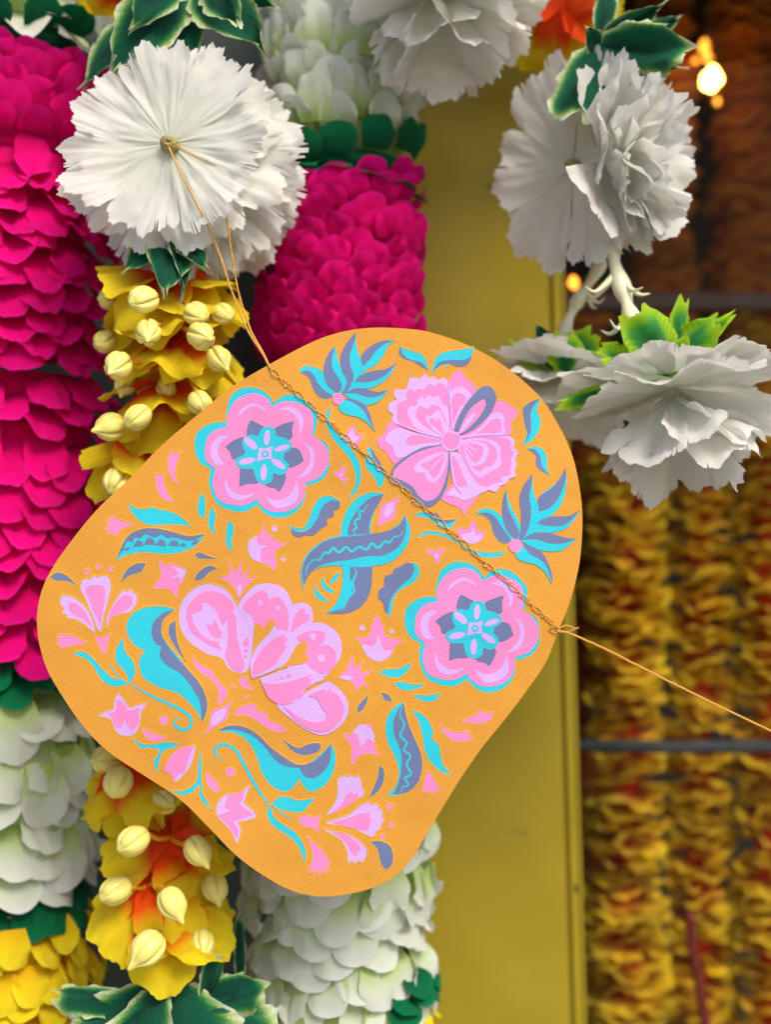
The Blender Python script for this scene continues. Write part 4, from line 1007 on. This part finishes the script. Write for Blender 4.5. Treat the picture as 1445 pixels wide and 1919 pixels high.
tube('string', [P(38, 600, .098), P(34, 700, .097), P(36, 850, .098)], px(13, .098), plain('pink plastic tube', (0.62, 0.10, 0.14), rough=0.35), GL, sides=10)  # core stick in the gap, pink light from the petals put into its colour
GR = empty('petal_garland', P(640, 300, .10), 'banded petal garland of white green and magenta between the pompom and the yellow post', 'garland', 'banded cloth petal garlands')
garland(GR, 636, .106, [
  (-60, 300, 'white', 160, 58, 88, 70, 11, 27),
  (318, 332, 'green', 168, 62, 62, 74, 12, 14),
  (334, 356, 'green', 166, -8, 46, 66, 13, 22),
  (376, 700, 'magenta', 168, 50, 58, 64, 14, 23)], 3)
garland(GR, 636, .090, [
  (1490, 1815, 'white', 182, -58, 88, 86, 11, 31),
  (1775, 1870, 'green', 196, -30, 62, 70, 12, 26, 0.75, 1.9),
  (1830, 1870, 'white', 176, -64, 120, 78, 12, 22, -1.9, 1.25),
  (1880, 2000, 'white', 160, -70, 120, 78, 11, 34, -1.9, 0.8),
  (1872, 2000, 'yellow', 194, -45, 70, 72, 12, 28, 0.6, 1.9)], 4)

# ------------------------------------------------------------------ post, wall, window with the golden garlands behind glass
def paint_mat():
    m, nt, out = mat_new('worn yellow gloss paint')
    L = nt.links.new
    tc = N(nt, 'ShaderNodeTexCoord')
    nz = N(nt, 'ShaderNodeTexNoise', i_Scale=22.0, i_Detail=5.0)
    L(tc.outputs['Object'], nz.inputs['Vector'])
    cr = ramp(nt, nz.outputs[0], [(0.3, (0.255, 0.188, 0.006)), (0.7, (0.295, 0.222, 0.010))])
    n2 = N(nt, 'ShaderNodeTexNoise', i_Scale=75.0, i_Detail=3.0)
    L(tc.outputs['Object'], n2.inputs['Vector'])
    fac = ramp(nt, n2.outputs[0], [(0.69, (0, 0, 0)), (0.77, (0.6, 0.6, 0.6))])
    mx = N(nt, 'ShaderNodeMix', data_type='RGBA')
    L(fac, mx.inputs['Factor']); L(cr, mx.inputs['A']); mx.inputs['B'].default_value = (0.14, 0.10, 0.02, 1)
    mp = N(nt, 'ShaderNodeMapping'); mp.inputs['Scale'].default_value = (1, 1, 0.08)
    L(tc.outputs['Object'], mp.inputs['Vector'])
    n3 = N(nt, 'ShaderNodeTexNoise', i_Scale=260.0, i_Detail=4.0)
    L(mp.outputs[0], n3.inputs['Vector'])
    bp = N(nt, 'ShaderNodeBump', i_Strength=0.25, i_Distance=0.0004)
    L(n3.outputs[0], bp.inputs['Height'])
    pr = N(nt, 'ShaderNodeBsdfPrincipled', i_Roughness=0.42)
    pr.inputs['Specular IOR Level'].default_value = 0.3
    L(mx.outputs['Result'], pr.inputs['Base Color']); L(bp.outputs[0], pr.inputs['Normal'])
    L(pr.outputs[0], out.inputs[0])
    return m
M['paint'] = paint_mat()
M['dark'] = plain('dark stained boards', (0.030, 0.016, 0.008), rough=0.6, noise_scale=40, amt=0.5)
M['darkgreen'] = plain('dark green painted wall', (0.012, 0.022, 0.014), rough=0.6, noise_scale=40, amt=0.3)
YPO = 0.152
post = empty('door_post', P(930, 1900, YPO), 'yellow painted wooden door post with a moulded edge and small dents', 'post')
zlo, zhi = P(0, 2500, YPO).z, P(0, -700, YPO).z
lean = R(1.9)
def post_piece(name, x0, x1, ya, yb, bev):
    me = box_mesh(name, (x0, ya, zlo), (x1, yb, zhi), M['paint'], bev)
    o = link(name, me, post)
    return o
xr = P(1093, 1500, YPO).x
W0 = P(560, 1500, YPO).x
rotm = lambda: None
Mp = Matrix.Translation(Vector((xr, YPO, P(0, 1500, YPO).z))) @ Matrix.Rotation(-lean * 0.9, 4, 'Y') @ Matrix.Translation(-Vector((xr, YPO, P(0, 1500, YPO).z)))
for nm, x0, x1, ya, yb, bev in (('board', W0, xr - PS(36, YPO), YPO, YPO + .06, .0015), ('edge_moulding', xr - PS(33, YPO), xr - PS(10, YPO), YPO + .003, YPO + .06, .002), ('stop_strip', xr - PS(10, YPO) + .0002, xr, YPO + .008, YPO + .06, .0015)):
    me = box_mesh(nm, (x0, ya, zlo), (x1, yb, zhi), M['paint'], bev)
    link(nm, me, post, mw=Mp)
nail = bmesh.new(); bmesh.ops.create_icosphere(nail, subdivisions=2, radius=1)
nm_ = bpy.data.meshes.new('dent'); nail.to_mesh(nm_); nail.free(); nm_.materials.append(M['dark'])
link('dent', nm_, post, mw=Matrix.Translation(P(1079, 1665, YPO + .0035)) @ Matrix.Diagonal((.0011, .0008, .0026, 1)))
wall = tag(link('wall', box_mesh('wall', (P(-900, 0, .175).x, .175, -0.5), (W0 - .001, .30, 0.5), M['darkgreen'])), kind='structure')

bounce_ground = tag(link('ground', box_mesh('ground', (-6, -9, -1.32), (6, .5, -1.30), plain('pale pavement', (0.34, 0.32, 0.29), rough=0.8, noise_scale=6, amt=0.2))), kind='structure')  # unseen ground sheet, added to bounce light up from below
# unseen overhang, added to shade the upper post and the window
tag(link('ceiling', box_mesh('ceiling', (P(560, 0, .03).x, .048, .285), (0.60, .195, .315), M['paint'], .002)), kind='structure')
# window niche: sides, top, back
x0, x1 = xr - .03, 0.42
YB = 0.46
ceil_z = 0.42
for nm, lo, hi in (('back_wall', (x0 - .2, YB, -.5), (x1, YB + .01, .6)), ('niche_side_wall', (x1, .215, -.5), (x1 + .02, YB + .01, .6)), ('niche_inner_wall', (x0 - .07, .216, -.5), (x0 - .045, YB, .6)), ('niche_ceiling', (x0 - .2, .222, ceil_z), (x1, YB, ceil_z + .02)), ('niche_front_wall', (x0 - .04, .2045, .287), (x1, .2145, ceil_z))):
    tag(link(nm, box_mesh(nm, lo, hi, M['dark'])), kind='structure')
def glass_mat():
    m, nt, out = mat_new('window glass')
    L = nt.links.new
    fr = N(nt, 'ShaderNodeFresnel'); fr.inputs[0].default_value = 1.10
    tr = N(nt, 'ShaderNodeBsdfTransparent'); tr.inputs[0].default_value = (0.93, 0.95, 0.93, 1)
    gl = N(nt, 'ShaderNodeBsdfGlossy'); gl.inputs['Roughness'].default_value = 0.03
    mx = N(nt, 'ShaderNodeMixShader')
    L(fr.outputs[0], mx.inputs[0]); L(tr.outputs[0], mx.inputs[1]); L(gl.outputs[0], mx.inputs[2])
    L(mx.outputs[0], out.inputs[0])
    return m
M['glass'] = glass_mat()
tag(link('window_pane', box_mesh('window_pane', (x0 - .04, .200, -.5), (x1, .203, .6), M['glass'])), 'clear glass pane between the yellow post and the golden garlands', 'window pane')

M['marigold'] = fabric('golden marigold cloth', [(0.0, (0.75, 0.03, 0.002)), (0.28, (0.82, 0.26, 0.003)), (0.55, (0.94, 0.50, 0.006)), (1.0, (0.97, 0.68, 0.012))], trans=0.3, wob=0.5, jitter=0.25)
M['rust'] = fabric('rust brown marigold cloth', [(0.0, (0.34, 0.012, 0.002)), (0.4, (0.46, 0.10, 0.003)), (1.0, (0.60, 0.21, 0.005))], trans=0.2, wob=0.5, jitter=0.3)  # darker copy of the marigold cloth, shade at the back put into its colour
def bead_flower(seed):
    """one frilled marigold head: a full squat head whose skin is folded into overlapping frills"""
    rg = random.Random(seed)
    nu, nv = 40, 22
    V, F, al = [], [], []
    for j in range(nv + 1):
        t = j / nv
        b = (t - 0.5) * math.pi
        for i in range(nu):
            a = 2 * math.pi * i / nu
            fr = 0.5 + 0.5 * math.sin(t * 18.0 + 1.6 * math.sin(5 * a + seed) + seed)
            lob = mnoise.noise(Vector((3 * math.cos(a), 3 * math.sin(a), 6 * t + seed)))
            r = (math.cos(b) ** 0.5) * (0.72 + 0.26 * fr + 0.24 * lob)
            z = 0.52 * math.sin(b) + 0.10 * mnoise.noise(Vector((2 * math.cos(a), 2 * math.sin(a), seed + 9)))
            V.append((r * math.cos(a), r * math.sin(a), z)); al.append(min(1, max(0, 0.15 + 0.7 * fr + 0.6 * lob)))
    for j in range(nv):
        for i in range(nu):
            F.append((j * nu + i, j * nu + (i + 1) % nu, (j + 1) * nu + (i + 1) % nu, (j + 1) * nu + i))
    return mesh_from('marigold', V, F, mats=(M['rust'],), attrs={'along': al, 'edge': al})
BEAD = [bead_flower(s) for s in range(6)]
PET['marigold'] = [petal('marigold_petal', 1.0, 1.0, M['marigold'], 'round', nu=8, nv=6, cup=0.12, curl=-0.15, ruf=0.10, seed=300 + s, rnd=0.35, base=0.5) for s in range(6)]
def loose_garland(label, cx, dep, rad, py0, py1, seed):
    g = empty('marigold_garland', P(cx, py0, dep), label, 'garland', 'golden marigold garlands behind the glass')
    rg = random.Random(seed)
    tube('core', [P(cx, py0 - 40, dep), P(cx, py1 + 40, dep)], px(rad * 0.34, dep), M['marigold'], g, sides=10)
    py = py0
    while py < py1:
        per = 7
        off = rg.uniform(0, 6)
        rr = rad * rg.uniform(0.85, 1.12)
        wob = rg.uniform(-5, 5)
        for k in range(per):
            az = ((2 * math.pi * k / per + off + rg.uniform(-.25, .25)) + math.pi) % (2 * math.pi) - math.pi
            if abs(az) > 1.9: continue
            o = Vector((math.sin(az), -math.cos(az), 0)); tg = Vector((math.cos(az), math.sin(az), 0))
            e = R(rg.uniform(-38, 22))
            Y = o * math.cos(e) + Vector((0, 0, 1)) * math.sin(e)
            rot = Matrix.Rotation(rg.uniform(-.5, .5), 3, Y)
            X2 = rot @ tg; Z2 = X2.cross(Y)
            w = px(rad * rg.uniform(0.8, 1.25), dep); Lg = px(rr * 0.85, dep)
            link('petal', rg.choice(PET['marigold']), g, mw=basis(P(cx + wob, py + rg.uniform(-5, 5), dep) + o * px(rr * 0.2, dep), X2, Y, Z2) @ Matrix.Diagonal((w, Lg, Lg, 1)))
        py += rg.uniform(15, 23)
def marigold_garland(label, cx, dep, w, py0, py1, seed, step=52):
    rg = random.Random(seed)
    g = empty('marigold_garland', P(cx, py0, dep), label, 'garland', 'golden marigold garlands behind the glass')
    tube('string', [P(cx, py0 - 40, dep), P(cx, py1 + 40, dep)], .0009, M['knot'], g, sides=6)
    py = py0
    while py < py1:
        r = px(w / 2, dep) * rg.uniform(0.92, 1.10)
        m = Matrix.Translation(P(cx + rg.uniform(-7, 7), py, dep)) @ Matrix.Rotation(rg.uniform(-.22, .22), 4, 'X') @ Matrix.Rotation(rg.uniform(-.2, .2), 4, 'Y') @ Matrix.Rotation(rg.uniform(0, 6.28), 4, 'Z')
        link('marigold', rg.choice(BEAD), g, mw=m @ Matrix.Diagonal((r, r, r * rg.uniform(0.75, 0.95), 1)))
        py += step * rg.uniform(0.85, 1.1)
loose_garland('golden marigold garland nearest the yellow post behind the glass', 1172, .285, 76, 860, 1960, 1)
loose_garland('golden marigold garland behind the dark red rod', 1312, .300, 68, 860, 1960, 2)
loose_garland('golden marigold garland cut by the edge of the photo behind the glass', 1442, .290, 68, 600, 1960, 3)
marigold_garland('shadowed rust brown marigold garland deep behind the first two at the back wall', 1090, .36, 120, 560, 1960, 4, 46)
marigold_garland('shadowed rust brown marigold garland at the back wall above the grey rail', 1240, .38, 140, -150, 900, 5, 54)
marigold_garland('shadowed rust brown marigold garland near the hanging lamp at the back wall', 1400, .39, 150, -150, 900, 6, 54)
M['rail'] = plain('blue grey metal rail', (0.030, 0.034, 0.042), rough=0.75, noise_scale=60, amt=0.5)
rail = tube('window_rail', [P(1040, 1397, .245), P(1260, 1400, .245), P(1600, 1397, .245)], px(12, .245), M['rail'], None, sides=12)
tag(rail, 'blue grey horizontal rail across the golden garlands behind the glass', 'rail')
M['redrod'] = plain('dark red rod', (0.16, 0.012, 0.014), rough=0.4, noise_scale=80, amt=0.3)
rod = tube('red_rod', catmull([P(1293, 1712, .250), P(1298, 1770, .250), P(1312, 1850, .250), P(1335, 1990, .250)], 6), px(10, .25), M['redrod'], None, sides=10)
tag(rod, 'thin dark red rod leaning in front of the golden garlands', 'rod')
bar = link('wooden_bar', box_mesh('wooden_bar', (P(1030, 0, .26).x, .26, P(0, 578, .26).z), (x1, .275, P(0, 548, .26).z), plain('dark red wooden bar', (0.07, 0.018, 0.010), rough=0.5, noise_scale=60, amt=0.3), .001))
tag(bar, 'dark red wooden crossbar behind the drooping carnation', 'bar')

# lamps burning behind the glass
def glow(name, col, st):
    m, nt, out = mat_new(name)
    em = N(nt, 'ShaderNodeEmission'); em.inputs[0].default_value = c4(col); em.inputs[1].default_value = st
    nt.links.new(em.outputs[0], out.inputs[0])
    return m
M['flame'] = glow('lit lamp glass', (1.0, 0.62, 0.12), 9.0)
M['ember'] = glow('small warm lamp', (1.0, 0.30, 0.03), 2.2)
def lamp(label, pxx, pyy, dep, r, mat, shape=(1, 1, 1)):
    c = P(pxx, pyy, dep)
    t = empty('fairy_lamp', c, label, 'lamp', 'warm lamps glowing behind the glass')
    bm = bmesh.new(); bmesh.ops.create_uvsphere(bm, u_segments=16, v_segments=12, radius=r)
    for v in bm.verts:
        v.co = Vector((v.co.x * shape[0], v.co.y, v.co.z * shape[2]))
        v.co *= 1 + 0.45 * mnoise.noise(v.co * (0.9 / r) + c * 50)
        if v.co.z > 0: v.co.z *= 1.25; v.co.x *= 1 - 0.25 * v.co.z / r
    me = bpy.data.meshes.new('bulb'); bm.to_mesh(me); bm.free(); me.materials.append(mat)
    link('bulb', me, t, mw=Matrix.Translation(c))
    tube('wire', [c + Vector((0, 0, r * 1.2)), Vector((c.x + .002, c.y + .004, ceil_z + .01))], .0005, M['dark'], t, sides=5)
lamp('brightest warm lamp glowing white behind the glass', 1332, 150, .33, px(19, .33), M['flame'], (1, 1, 1.1))
lamp('orange lamp just above the brightest one behind the glass', 1322, 88, .35, px(11, .35), M['ember'])
lamp('tiny orange lamp squeezed between the upper and the brightest lamp', 1328, 108, .345, px(8, .345), M['ember'])
lamp('tiny orange lamp under the brightest one', 1345, 191, .34, px(6, .34), M['ember'])
lamp('tiny orange lamp to one side of the upper orange lamp', 1304, 114, .36, px(5, .36), M['ember'])
lamp('small orange lamp shining past the edge of the yellow post below the shaded carnation', 1075, 530, .24, px(10, .24), M['ember'])
